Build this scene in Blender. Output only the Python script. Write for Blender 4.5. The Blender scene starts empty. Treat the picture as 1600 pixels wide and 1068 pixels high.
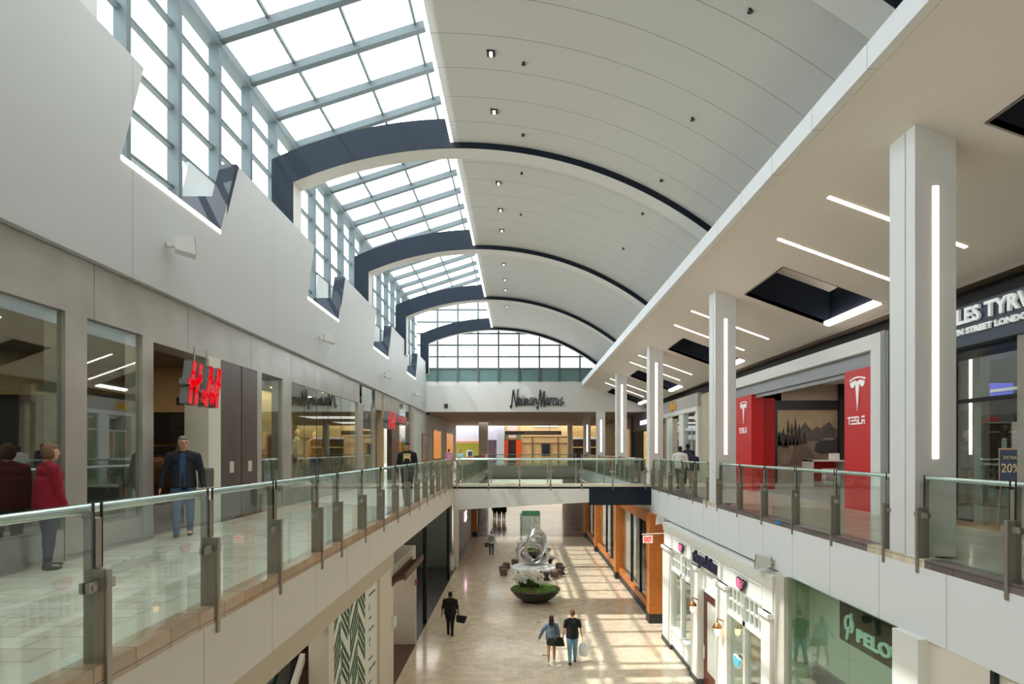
import bpy, bmesh, math, random
from mathutils import Vector, Matrix
random.seed(7)
R = math.radians
SC = bpy.context.scene
COL = SC.collection

# ------------------------------------------------------------------ camera, sky, sun, exposure
EYE = 1.55
cd = bpy.data.cameras.new('camera'); cam = bpy.data.objects.new('camera', cd); COL.objects.link(cam)
cam.location = (0, 0, EYE); cam.rotation_euler = (R(90), 0, 0)
cd.sensor_width = 36.0; cd.lens = 21.6; cd.shift_x = -10/1600; cd.shift_y = 169/1600
cd.clip_start = 0.05; cd.clip_end = 400
SC.camera = cam
SC.view_settings.view_transform = 'Standard'; SC.view_settings.look = 'None'
SC.view_settings.gamma = 1.0; SC.view_settings.use_curve_mapping = False
SC.view_settings.exposure = 0.0
SC.cycles.transparent_max_bounces = 24
SC.cycles.max_bounces = 10; SC.cycles.diffuse_bounces = 7; SC.cycles.glossy_bounces = 3
SC.cycles.sample_clamp_indirect = 4.0
SC.cycles.caustics_reflective = False; SC.cycles.caustics_refractive = False
w = bpy.data.worlds.new('sky'); SC.world = w; w.use_nodes = True
bg = w.node_tree.nodes['Background']
bg.inputs[0].default_value = (0.92, 0.975, 1.0, 1); bg.inputs[1].default_value = 5.2
sd = bpy.data.lights.new('sun', 'SUN'); sun = bpy.data.objects.new('sun', sd); COL.objects.link(sun)
sd.energy = 4.8; sd.angle = R(0.6); sd.color = (1.0, 0.97, 0.92)
SUN_DIR = Vector((0.62, 0.10, -1.0)).normalized()
sun.rotation_euler = SUN_DIR.to_track_quat('-Z', 'Y').to_euler()

def area(name, loc, size, energy, color=(1, .9, .78), rot=(0, 0, 0)):
    l = bpy.data.lights.new(name, 'AREA'); o = bpy.data.objects.new(name, l); COL.objects.link(o)
    l.shape = 'RECTANGLE'; l.size = size[0]; l.size_y = size[1]; l.energy = energy; l.color = color
    o.location = loc; o.rotation_euler = rot
    return o

# ------------------------------------------------------------------ materials
MATS = {}
def srgb(c):
    return tuple((x/255/12.92 if x/255 <= .04045 else ((x/255+.055)/1.055)**2.4) for x in c)
def mat(name, rgb, rough=.6, metal=0.0, emit=None, estr=0.0, noise=0.0, nscale=6.0, bump=0.0, bscale=40.0, spec=None, coat=0.0):
    if name in MATS: return MATS[name]
    m = bpy.data.materials.new(name); m.use_nodes = True; nt = m.node_tree; b = nt.nodes['Principled BSDF']
    c = srgb(rgb); b.inputs['Base Color'].default_value = (*c, 1)
    b.inputs['Roughness'].default_value = rough; b.inputs['Metallic'].default_value = metal
    if spec is not None: b.inputs['Specular IOR Level'].default_value = spec
    if coat: b.inputs['Coat Weight'].default_value = coat; b.inputs['Coat Roughness'].default_value = .1
    if emit is not None:
        b.inputs['Emission Color'].default_value = (*srgb(emit), 1); b.inputs['Emission Strength'].default_value = estr
    if noise > 0 or bump > 0:
        tc = nt.nodes.new('ShaderNodeTexCoord')
        if noise > 0:
            n = nt.nodes.new('ShaderNodeTexNoise'); n.inputs['Scale'].default_value = nscale; n.inputs['Detail'].default_value = 5
            nt.links.new(tc.outputs['Object'], n.inputs['Vector'])
            r = nt.nodes.new('ShaderNodeValToRGB'); r.color_ramp.elements[0].position = .3; r.color_ramp.elements[1].position = .7
            r.color_ramp.elements[0].color = (*[x*(1-noise) for x in c], 1); r.color_ramp.elements[1].color = (*[min(1, x*(1+noise)) for x in c], 1)
            nt.links.new(n.outputs['Fac'], r.inputs['Fac']); nt.links.new(r.outputs['Color'], b.inputs['Base Color'])
        if bump > 0:
            n2 = nt.nodes.new('ShaderNodeTexNoise'); n2.inputs['Scale'].default_value = bscale; n2.inputs['Detail'].default_value = 3
            nt.links.new(tc.outputs['Object'], n2.inputs['Vector'])
            bp = nt.nodes.new('ShaderNodeBump'); bp.inputs['Strength'].default_value = bump; bp.inputs['Distance'].default_value = .02
            nt.links.new(n2.outputs['Fac'], bp.inputs['Height']); nt.links.new(bp.outputs['Normal'], b.inputs['Normal'])
    MATS[name] = m
    return m
def glass(name, tint, base=.05, rough=.02, strength=1.0):
    if name in MATS: return MATS[name]
    m = bpy.data.materials.new(name); m.use_nodes = True; nt = m.node_tree
    for n in list(nt.nodes): nt.nodes.remove(n)
    o = nt.nodes.new('ShaderNodeOutputMaterial'); t = nt.nodes.new('ShaderNodeBsdfTransparent'); g = nt.nodes.new('ShaderNodeBsdfGlossy')
    t.inputs[0].default_value = (*tint, 1); g.inputs[0].default_value = (.95, 1, .98, 1); g.inputs['Roughness'].default_value = rough
    f = nt.nodes.new('ShaderNodeFresnel'); f.inputs[0].default_value = 1.5
    a = nt.nodes.new('ShaderNodeMath'); a.operation = 'MULTIPLY_ADD'; a.inputs[1].default_value = strength; a.inputs[2].default_value = base
    a.use_clamp = True
    mx = nt.nodes.new('ShaderNodeMixShader'); l = nt.links.new
    ge = nt.nodes.new('ShaderNodeNewGeometry'); iv = nt.nodes.new('ShaderNodeMath'); iv.operation = 'MULTIPLY_ADD'; iv.inputs[1].default_value = -1; iv.inputs[2].default_value = 1
    mu = nt.nodes.new('ShaderNodeMath'); mu.operation = 'MULTIPLY'; l(ge.outputs['Backfacing'], iv.inputs[0]); l(iv.outputs[0], mu.inputs[0]); l(a.outputs[0], mu.inputs[1])
    l(f.outputs[0], a.inputs[0]); l(mu.outputs[0], mx.inputs[0]); l(t.outputs[0], mx.inputs[1]); l(g.outputs[0], mx.inputs[2]); l(mx.outputs[0], o.inputs[0])
    MATS[name] = m
    return m
def tile(name, c1, c2, mortar, bw, rh, rough=.25, msize=.01, offset=.5, vary=.5, bands=None, plane='XY', coat=0.0, gloss_noise=True):
    """brick / tile pattern in metres, in the given plane"""
    if name in MATS: return MATS[name]
    m = bpy.data.materials.new(name); m.use_nodes = True; nt = m.node_tree; b = nt.nodes['Principled BSDF']; l = nt.links.new
    tc = nt.nodes.new('ShaderNodeTexCoord'); vec = tc.outputs['Object']
    if plane != 'XY':
        sp = nt.nodes.new('ShaderNodeSeparateXYZ'); cb = nt.nodes.new('ShaderNodeCombineXYZ'); l(vec, sp.inputs[0])
        for i, ax in enumerate(plane): l(sp.outputs[ax], cb.inputs[i])
        vec = cb.outputs[0]
    br = nt.nodes.new('ShaderNodeTexBrick'); l(vec, br.inputs['Vector'])
    br.inputs['Scale'].default_value = 1; br.inputs['Brick Width'].default_value = bw; br.inputs['Row Height'].default_value = rh
    br.inputs['Mortar Size'].default_value = msize; br.inputs['Color1'].default_value = (*srgb(c1), 1); br.inputs['Color2'].default_value = (*srgb(c2), 1)
    br.inputs['Mortar'].default_value = (*srgb(mortar), 1); br.offset = offset; br.inputs['Bias'].default_value = -.1
    no = nt.nodes.new('ShaderNodeTexNoise'); no.inputs['Scale'].default_value = 3.0; no.inputs['Detail'].default_value = 6; l(vec, no.inputs['Vector'])
    mx = nt.nodes.new('ShaderNodeMixRGB'); mx.blend_type = 'MULTIPLY'; mx.inputs[0].default_value = vary
    rp = nt.nodes.new('ShaderNodeValToRGB'); rp.color_ramp.elements[0].color = (.72, .72, .72, 1); rp.color_ramp.elements[1].color = (1.12, 1.1, 1.08, 1)
    rp.color_ramp.elements[0].position = .3; rp.color_ramp.elements[1].position = .7
    l(no.outputs['Fac'], rp.inputs['Fac']); l(br.outputs['Color'], mx.inputs[1]); l(rp.outputs['Color'], mx.inputs[2])
    out = mx.outputs[0]
    if bands:
        pos, col2, axis = bands
        sp2 = nt.nodes.new('ShaderNodeSeparateXYZ'); l(tc.outputs['Object'], sp2.inputs[0])
        tot = None
        for (a, c) in pos:
            g1 = nt.nodes.new('ShaderNodeMath'); g1.operation = 'GREATER_THAN'; g1.inputs[1].default_value = a; l(sp2.outputs[axis], g1.inputs[0])
            g2 = nt.nodes.new('ShaderNodeMath'); g2.operation = 'LESS_THAN'; g2.inputs[1].default_value = c; l(sp2.outputs[axis], g2.inputs[0])
            mu = nt.nodes.new('ShaderNodeMath'); mu.operation = 'MULTIPLY'; l(g1.outputs[0], mu.inputs[0]); l(g2.outputs[0], mu.inputs[1])
            if tot is None: tot = mu.outputs[0]
            else:
                ad = nt.nodes.new('ShaderNodeMath'); ad.operation = 'ADD'; l(tot, ad.inputs[0]); l(mu.outputs[0], ad.inputs[1]); tot = ad.outputs[0]
        m2 = nt.nodes.new('ShaderNodeMixRGB'); l(tot, m2.inputs[0]); l(out, m2.inputs[1]); m2.inputs[2].default_value = (*srgb(col2), 1); out = m2.outputs[0]
    l(out, b.inputs['Base Color']); b.inputs['Roughness'].default_value = rough
    if coat: b.inputs['Coat Weight'].default_value = coat; b.inputs['Coat Roughness'].default_value = .08
    bp = nt.nodes.new('ShaderNodeBump'); bp.inputs['Strength'].default_value = .15; bp.inputs['Distance'].default_value = .003; bp.invert = True
    l(br.outputs['Fac'], bp.inputs['Height']); l(bp.outputs['Normal'], b.inputs['Normal'])
    MATS[name] = m
    return m
def seams(name, rgb, line, spacing, width, axis='Y', rough=.55, phase=0.0):
    """painted panels with thin joint lines every <spacing> metres along an axis"""
    if name in MATS: return MATS[name]
    m = mat(name, rgb, rough); nt = m.node_tree; b = nt.nodes['Principled BSDF']; l = nt.links.new
    tc = nt.nodes.new('ShaderNodeTexCoord'); sp = nt.nodes.new('ShaderNodeSeparateXYZ'); l(tc.outputs['Object'], sp.inputs[0])
    a = nt.nodes.new('ShaderNodeMath'); a.operation = 'ADD'; a.inputs[1].default_value = 100*spacing - phase; l(sp.outputs[axis], a.inputs[0])
    md = nt.nodes.new('ShaderNodeMath'); md.operation = 'MODULO'; md.inputs[1].default_value = spacing; l(a.outputs[0], md.inputs[0])
    lt = nt.nodes.new('ShaderNodeMath'); lt.operation = 'LESS_THAN'; lt.inputs[1].default_value = width; l(md.outputs[0], lt.inputs[0])
    mx = nt.nodes.new('ShaderNodeMixRGB'); l(lt.outputs[0], mx.inputs[0]); mx.inputs[1].default_value = (*srgb(rgb), 1); mx.inputs[2].default_value = (*srgb(line), 1)
    l(mx.outputs[0], b.inputs['Base Color'])
    return m

# ------------------------------------------------------------------ mesh building
ORG = {}
class MB:
    def __init__(s): s.v = []; s.f = []; s.sm = []
    def add(s, vs, fs, smooth=False):
        n = len(s.v); s.v += [tuple(p) for p in vs]; s.f += [tuple(n+i for i in f) for f in fs]; s.sm += [smooth]*len(fs); return s
    def box(s, x0, x1, y0, y1, z0, z1):
        x0, x1 = min(x0, x1), max(x0, x1); y0, y1 = min(y0, y1), max(y0, y1); z0, z1 = min(z0, z1), max(z0, z1)
        return s.add([(x0,y0,z0),(x1,y0,z0),(x1,y1,z0),(x0,y1,z0),(x0,y0,z1),(x1,y0,z1),(x1,y1,z1),(x0,y1,z1)],
                     [(0,3,2,1),(4,5,6,7),(0,1,5,4),(1,2,6,5),(2,3,7,6),(3,0,4,7)])
    def hexa(s, p): return s.add(p, [(0,3,2,1),(4,5,6,7),(0,1,5,4),(1,2,6,5),(2,3,7,6),(3,0,4,7)])
    def wallseg(s, xf, y0, y1, z0, z1, t, side=-1):
        """slab on the slanted line x = xf(y); t thick towards side"""
        a, b = xf(y0), xf(y1)
        return s.hexa([(a,y0,z0),(b,y1,z0),(b+side*t,y1,z0),(a+side*t,y0,z0),(a,y0,z1),(b,y1,z1),(b+side*t,y1,z1),(a+side*t,y0,z1)])
    def prism(s, pts, axis, a, b):
        """extrude a 2-D polygon along an axis (X: pts are (y,z); Y: (x,z); Z: (x,y))"""
        def P(p, t): return {'X': (t, p[0], p[1]), 'Y': (p[0], t, p[1]), 'Z': (p[0], p[1], t)}[axis]
        n = len(pts); vs = [P(p, a) for p in pts] + [P(p, b) for p in pts]
        return s.add(vs, [tuple(range(n))[::-1], tuple(range(n, 2*n))] + [(i, (i+1) % n, n+(i+1) % n, n+i) for i in range(n)])
    def tube(s, path, r, n=8, caps=True, smooth=True):
        path = [Vector(p) for p in path]; rs = r if isinstance(r, (list, tuple)) else [r]*len(path)
        vs = []; fs = []; up = None
        for i, p in enumerate(path):
            d = (path[min(i+1, len(path)-1)] - path[max(i-1, 0)])
            if d.length < 1e-9: d = Vector((0, 0, 1))
            d.normalize()
            if up is None: up = Vector((0,0,1)) if abs(d.z) < .9 else Vector((1,0,0))
            a = d.cross(up)
            if a.length < 1e-4: a = d.cross(Vector((0, 1, 0)))
            a.normalize(); b_ = a.cross(d).normalized(); up = b_
            for k in range(n):
                t = 2*math.pi*k/n; vs.append(p + (a*math.cos(t) + b_*math.sin(t))*rs[i])
        m = len(path)
        for i in range(m-1):
            for k in range(n): fs.append((i*n+k, i*n+(k+1) % n, (i+1)*n+(k+1) % n, (i+1)*n+k))
        s.add(vs, fs, smooth)
        if caps: s.add(vs[:n], [tuple(range(n))[::-1]]); s.add(vs[-n:], [tuple(range(n))])
        return s
    def lathe(s, prof, c=(0,0,0), n=24, smooth=True):
        vs = []; fs = []; m = len(prof)
        for (r, z) in prof:
            for k in range(n):
                t = 2*math.pi*k/n; vs.append((c[0]+r*math.cos(t), c[1]+r*math.sin(t), c[2]+z))
        for i in range(m-1):
            for k in range(n): fs.append((i*n+k, i*n+(k+1) % n, (i+1)*n+(k+1) % n, (i+1)*n+k))
        s.add(vs, fs, smooth)
        if prof[0][0] > 1e-4: s.add(vs[:n], [tuple(range(n))[::-1]])
        if prof[-1][0] > 1e-4: s.add(vs[-n:], [tuple(range(n))])
        return s
    def ell(s, c, r, nu=12, nv=8, M=None):
        vs = []; fs = []
        for j in range(nv+1):
            ph = math.pi*j/nv
            for k in range(nu):
                t = 2*math.pi*k/nu; p = Vector((r[0]*math.sin(ph)*math.cos(t), r[1]*math.sin(ph)*math.sin(t), r[2]*math.cos(ph)))
                if M is not None: p = M @ p
                vs.append(p + Vector(c))
        for j in range(nv):
            for k in range(nu): fs.append((j*nu+k, (j+1)*nu+k, (j+1)*nu+(k+1) % nu, j*nu+(k+1) % nu))
        return s.add(vs, fs, True)
    def build(s, name, m, parent=None, world=True, bevel=0.0, loc=None):
        me = bpy.data.meshes.new(name)
        org = Vector((0,0,0))
        if parent is not None and world: org = ORG.get(parent.name, Vector((0,0,0)))
        if loc is not None: org = Vector(loc)
        me.from_pydata([Vector(p) - org for p in s.v], [], s.f); me.update()
        bm = bmesh.new(); bm.from_mesh(me); bmesh.ops.remove_doubles(bm, verts=bm.verts, dist=1e-5); bmesh.ops.recalc_face_normals(bm, faces=bm.faces) if len(bm.faces) < 60000 else None
        bm.to_mesh(me); bm.free()
        if any(s.sm):
            me.polygons.foreach_set('use_smooth', [True]*len(me.polygons)); 
            try: me.set_sharp_from_angle(angle=R(40))
            except Exception: pass
        me.materials.append(m)
        o = bpy.data.objects.new(name, me); COL.objects.link(o)
        if loc is not None: o.location = loc; ORG[o.name] = Vector(loc)
        else: ORG[o.name] = org
        if parent is not None: o.parent = parent
        if bevel:
            bv = o.modifiers.new('bevel', 'BEVEL'); bv.width = bevel; bv.segments = 2; bv.limit_method = 'ANGLE'
        return o
def tag(o, label=None, cat=None, group=None, kind=None):
    if label: o['label'] = label
    if cat: o['category'] = cat
    if group: o['group'] = group
    if kind: o['kind'] = kind
    return o
def thing(name, loc, label, cat, group=None, rz=0.0):
    o = bpy.data.objects.new(name, None); COL.objects.link(o); o.empty_display_size = .1
    o.location = loc; o.rotation_euler = (0, 0, rz); ORG[o.name] = Vector(loc)
    return tag(o, label, cat, group)
def struct(name, mb, m, parent=None, label=None, **k):
    o = mb.build(name, m, parent, **k)
    if parent is None: o['kind'] = 'structure'
    if label: o['label'] = label; o['category'] = name.split('_')[0]
    return o
def obj(name, mb, m, label, cat, group=None, loc=None, **k):
    """a one-mesh thing; its origin goes to the base of its bounds"""
    if loc is None:
        xs = [p[0] for p in s_v(mb)]; ys = [p[1] for p in s_v(mb)]; zs = [p[2] for p in s_v(mb)]
        loc = ((min(xs)+max(xs))/2, (min(ys)+max(ys))/2, min(zs))
    o = mb.build(name, m, None, loc=loc, **k)
    return tag(o, label, cat, group)
def s_v(mb): return mb.v

WHITE = mat('white_paint', (212, 212, 208), .6)
WALLW = seams('wall_panel_white', (190, 193, 193), (154, 157, 157), 5.93, .02, 'Y', phase=4.0)
FASC = seams('fascia_white', (230, 233, 235), (176, 180, 182), 1.52, .018, 'Y', phase=.5)
FASCL = seams('fascia_ivory', (224, 221, 214), (182, 178, 172), 1.52, .018, 'Y', phase=.9)
NAVY = mat('navy_paint', (20, 32, 46), .6, spec=.25)
GREYMET = mat('grey_window_metal', (86, 97, 101), .65)
STEEL = mat('brushed_steel', (182, 178, 172), .36, .65, noise=.12, nscale=1.3, bump=.05, bscale=3)
POSTM = mat('bronze_steel_post', (160, 152, 142), .4, .6)
RAILM = mat('polished_rail', (226, 232, 232), .22, .45)
BLACK = mat('black_void', (14, 14, 15), .7)
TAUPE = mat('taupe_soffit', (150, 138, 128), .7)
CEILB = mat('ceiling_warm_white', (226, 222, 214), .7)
CREAM = mat('cream_paint', (222, 216, 204), .6)
LED = mat('led_diffuser', (255, 244, 235), .5, emit=(255, 236, 222), estr=9.0)
SKYGL = glass('skylight_glass', (.97, 1, 1), base=0.0, strength=.6)
RAILGL = glass('balustrade_glass', (.87, .925, .905), base=.03, strength=.9)
SHOPGL = glass('shop_glass', (.76, .87, .84), base=.18, strength=1.2)
FLOORU = tile('upper_floor_tile', (226, 218, 202), (210, 200, 182), (160, 150, 134), .6, .3, rough=.22, msize=.006, offset=.5,
              bands=([(-3.55, -3.05), (5.95, 6.5)], (214, 206, 188), 'X'), coat=.3)
FLOORL = tile('lower_floor_tile', (236, 220, 194), (224, 206, 178), (206, 188, 160), .45, .30, rough=.2, msize=.006, coat=.5, vary=.6)
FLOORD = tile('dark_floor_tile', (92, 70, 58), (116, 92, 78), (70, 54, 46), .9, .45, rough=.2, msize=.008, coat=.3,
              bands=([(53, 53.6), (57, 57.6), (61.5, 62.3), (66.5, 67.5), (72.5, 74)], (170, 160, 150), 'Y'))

# ------------------------------------------------------------------ the shell
def xw(y): return -(6.11 + .0132*y)          # left upper wall, very slightly splayed
def xs(y): return xw(y) - .12                 # shop fronts set back under it
LZ = -5.55
Y0, YN = -5.0, 44.6
BAY = 8.9
# floors
m = MB()
m.box(-16, -2.85, Y0, 58, -.6, 0).box(5.7, 16, Y0, 58, -.6, 0).box(-2.85, 5.7, 26.38, 28.9, -.5, 0).box(-16, 16, 58, 77, -.6, 0)
m.box(-2.85, 5.7, Y0, -.8, -.6, 0)
struct('floor_upper', m, FLOORU)
m = MB().box(-16, 16, Y0, 50.5, LZ-.3, LZ); struct('floor', m, FLOORL)
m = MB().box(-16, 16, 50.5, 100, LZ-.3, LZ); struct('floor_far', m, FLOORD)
# kerbs of the galleries
struct('trim_1', MB().box(-3.02, -2.8, Y0, 26.3, -.04, .11).box(-3.02, -2.8, 28.95, 57.8, -.04, .11),
       tile('kerb_tan_tile', (196, 170, 140), (176, 148, 118), (120, 100, 80), .45, 2.0, rough=.25, msize=.006, offset=0, plane='YZ', coat=.3))
m = MB(); c = MB(); dark = tile('kerb_grey_tile', (128, 118, 114), (104, 95, 92), (60, 55, 52), .42, 2.0, rough=.3, msize=.006, offset=0, plane='YZ')
c_t = tile('kerb_cream_tile', (226, 216, 196), (214, 196, 166), (150, 140, 124), .3, 2.0, rough=.3, msize=.006, offset=0, plane='YZ')
ys = [Y0]
for k in range(-1, 7):
    a, b = 8.55+BAY*k, 9.95+BAY*k
    if a > 57: break
    m.box(5.65, 5.92, ys[-1], a, -.09, .03); c.box(5.65, 5.92, a, b, -.09, .03); ys.append(b)
m.box(5.65, 5.92, ys[-1], 57.8, -.09, .03)
struct('trim_2', m, dark); struct('trim_3', c, c_t)
# gallery fascias
struct('wall_left_fascia', MB().box(-3.0, -2.8, Y0, 57.8, -.74, -.041).box(-3.9, -3.0, Y0, 96, -.85, -.6), FASCL)
struct('wall_right_fascia', MB().box(5.65, 5.85, Y0, 57.8, -1.08, -.091), FASC)
# bridge: white bowed front, dark bay on the right
pts = [(-2.8, -.085), (3.0, -.085)] + [(3.0-5.8*t/12, -.66-.33*(t/12)) for t in range(13)]
struct('wall_bridge', MB().prism(pts, 'Y', 26.1, 26.35), WHITE)
struct('trim_4', MB().box(-2.8, 5.65, 26.12, 26.4, -.085, .0), NAVY)
struct('trim_5', MB().box(3.0, 5.65, 26.1, 26.35, -.78, -.085), NAVY)
struct('trim_6', MB().box(-2.8, 5.65, 26.1, 26.45, .0, .11), mat('kerb_pale', (214, 208, 186), .4))
struct('wall_bridge_far', MB().box(-2.8, 5.65, 57.6, 58, -1.0, .1), WHITE)
# left upper wall
m = MB().wallseg(xw, Y0, YN, 4.34, 6.17, .3)
struct('wall_left', m, WALLW)
m = MB(); nv = MB(); led = []
for k in range(-2, 4):
    b0, b1, t0, t1 = 12.95+BAY*k, 18.55+BAY*k, 13.7+BAY*k, 19.15+BAY*k
    if k == 3: b1, t1 = 44.6, 45.3
    P = [(xw(b0), b0, 6.17), (xw(b1), b1, 6.17), (xw(t1), t1, 7.92), (xw(t0), t0, 7.92)]
    Q = [(x-.14, y, z) for x, y, z in P]
    m.add(P+Q, [(0,1,2,3), (7,6,5,4), (0,4,5,1), (1,5,6,2), (2,6,7,3), (3,7,4,0)])
    # ledge behind and the sill wall of the windows
    for (x0, x1, z1) in ((xw(b0)-.14, -7.5, 7.05), (-7.42, -7.55, 8.05)):
        s1 = (z1-6.17)*.43
        m.hexa([(x0, b0+.1, 6.0), (x0, b1, 6.0), (x1, b1, 6.0), (x1, b0+.1, 6.0), (x0, b0+s1+.1, z1), (x0, b1+s1, z1), (x1, b1+s1, z1), (x1, b0+s1+.1, z1)])
    # navy linings of the notch end
    def navy(x0, x1, z0, z1):
        ya, yb = b0+(z0-6.17)*.43-.015, b0+(z1-6.17)*.43-.015
        nv.hexa([(x0, ya, z0), (x0, ya+.13, z0), (x1, ya+.13, z0), (x1, ya, z0), (x0, yb, z1), (x0, yb+.13, z1), (x1, yb+.13, z1), (x1, yb, z1)])
    navy(xw(b0)-.004, xw(b0)-.36, 6.17, 7.92); navy(xw(b0)-.36, xw(b0)-1.0, 6.17, 7.05)
struct('wall_left_parapet', m, WALLW)
struct('trim_7', nv, NAVY)
for k in range(-1, 4):
    a, b = 9.65+BAY*k, 12.95+BAY*k
    mm = MB().wallseg(lambda y: xw(y)+.012, a, b, 6.11, 6.185, .07)
    wd = ['just ahead of the nearest navy notch', 'in the largest notch of the left wall', 'in the second notch, above the entrance sign', 'in the third notch of the left wall', 'in the last and smallest notch before the lettered end wall'][k+1]
    obj('strip_light', mm, LED, 'glowing strip light '+wd, 'light', 'strip lights along the notches of the left wall')
# clerestory glazing (window_1), skylight (window_2), gable (window_3)
XG, ZE = -7.6, 11.65
def zs(x): return ZE + .32*(x - XG)
MY = [13.39 + 1.78*i for i in range(-10, 18)]
MY = [y for y in MY if -4.8 < y < 45]
w1 = struct('window_1', MB().box(XG-.02, XG, Y0, 45.4, 6.1, ZE), SKYGL)
for y in MY: MB().box(XG-.02, XG+.24, y-.07, y+.07, 6.1, ZE).build('mullion', GREYMET, w1)
for z in (7.25, 8.13, 8.98, 9.88, 10.79): MB().box(XG, XG+.12, Y0, 45.4, z-.04, z+.04).build('transom', GREYMET, w1)
MB().box(XG-.1, XG+.26, Y0, 45.4, ZE-.14, ZE+.1).build('eaves_beam', GREYMET, w1)
w2 = struct('window_2', MB().add([(XG, Y0, zs(XG)+.12), (XG, 45.4, zs(XG)+.12), (-1.1, 45.4, zs(-1.1)+.12), (-1.1, Y0, zs(-1.1)+.12)], [(0,1,2,3)]), SKYGL)
for y in MY:
    MB().prism([(XG, zs(XG)-.12), (-1.1, zs(-1.1)-.12), (-1.1, zs(-1.1)+.1), (XG, zs(XG)+.1)], 'Y', y-.1, y+.1).build('rafter', GREYMET, w2)
for x in (-6.15, -4.5, -2.83): MB().box(x-.03, x+.03, Y0, 45.4, zs(x)+.02, zs(x)+.12).build('purlin', GREYMET, w2)
w3 = struct('window_3', MB().prism([(-7.5, 7.5), (7.5, 7.5), (7.5, 8.5), (4, 11.8), (-1.1, 13.7), (-7.5, 11.6)], 'Y', 45.38, 45.4), SKYGL)
for i in range(-4, 5):
    x = .04 + (i-0)*1.5
    MB().box(x-.07, x+.07, 45.2, 45.4, 6.6, zs(min(x, -1.1))).build('mullion', GREYMET, w3)
for z in (7.57, 8.43, 9.29, 10.15, 11.0, 11.9): MB().box(-7.5, 7.5, 45.22, 45.4, z-.06, z+.06).build('transom', GREYMET, w3)
MB().box(-7.5, 7.5, 45.3, 45.38, 6.62, 7.55).build('spandrel_panel', mat('teal_spandrel', (104, 134, 132), .35), w3)
# lettered end wall and ledge
XR = 10.4
struct('wall_back', MB().box(-6.75, XR, YN, YN+.3, 4.34, 6.24).box(-7.6, XR, YN+.3, 45.4, 5.9, 6.2).box(-7.6, XR, 45.3, 45.5, 6.2, 6.64), WHITE)
struct('ceiling_far', MB().box(-7.2, 16, YN+.3, 70, 4.34, 4.6).box(-16, 16, 69.8, 73.2, 4.9, 5.1).box(-16, 16, 69.8, 70, 4.34, 5.1), TAUPE)  # raised strip past the soffit is added to cut sky light on the far facade
# vault
VC, VZ = -1.75, -1.75
def arc(r, x): return VZ + math.sqrt(max(0, r*r - (x-VC)**2))
xsv = [-1.88 + (6.3+1.88)*i/40 for i in range(41)]
pts = [(x, arc(12.17, x)) for x in xsv] + [(x, arc(12.35, x)) for x in reversed(xsv)]
vm = seams('vault_panel', (200, 200, 197), (150, 150, 148), 1.17, .022, 'Y', phase=13.06)
v = struct('ceiling_vault', MB().prism(pts, 'Y', Y0, 45.3), vm)
v.data.polygons.foreach_set('use_smooth', [abs(p.normal.y) < .5 for p in v.data.polygons])
struct('wall_skylight_upstand', MB().box(-1.86, -1.1, Y0, 45.4, 10.55, 13.3).box(-1.1, -.9, Y0, 45.4, 10.55, 13.9).box(6.25, 6.4, Y0, 45.4, 6.2, 8.0), WHITE)
# navy ribs
for k in range(0, 6):
    y = -.1 + BAY*k
    dpt = .67 if k < 5 else .45
    xi = [-6.49 + (5.9+6.49)*i/48 for i in range(49)]
    inner = [(x, arc(12.0, x)) for x in xi]
    outer = [(x, arc(12.85, x)) for x in [-1.9-(7.11-1.9)*i/20 for i in range(21)]]
    right = [(x, arc(12.22, x)) for x in [5.9-(5.9+1.9)*i/36 for i in range(37)]]
    prof = [(-6.49, 7.06)] + inner + right + outer + [(-7.11, 7.06)]
    lab = ['white arched rib with navy face behind the viewer end', 'arched rib nearest the camera, only its dark tip showing at top right', 'large nearest full arched rib with a wide navy face under the skylight',
           'second full navy arched rib under the skylight', 'third full navy arched rib, smaller and farther', 'last navy arched rib framing the end window'][k]
    o = MB().prism(prof, 'Y', y+.02, y+dpt).build('arched_rib', WHITE); tag(o, lab, 'roof rib', 'navy and white ribs of the vault')
    f = MB().prism(prof, 'Y', y, y+.02).build('front_panel', NAVY, o, world=False); f['label'] = 'navy painted front face'
for k in range(0, 5):
    a = (-.1+BAY*k)+.67; b = -.1+BAY*(k+1)
    o = MB().box(-1.96, -1.87, a, b, 10.42, 10.47)
    obj('edge_light', o, LED, ['glowing edge light of the vault overhead at the very top', 'long glowing edge light between the skylight and vault, nearest in view', 'glowing edge light between the first and second full navy ribs', 'glowing edge light between the second and third full navy ribs', 'short glowing edge light before the end window rib'][k], 'light', 'edge lights along the vault')
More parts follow.
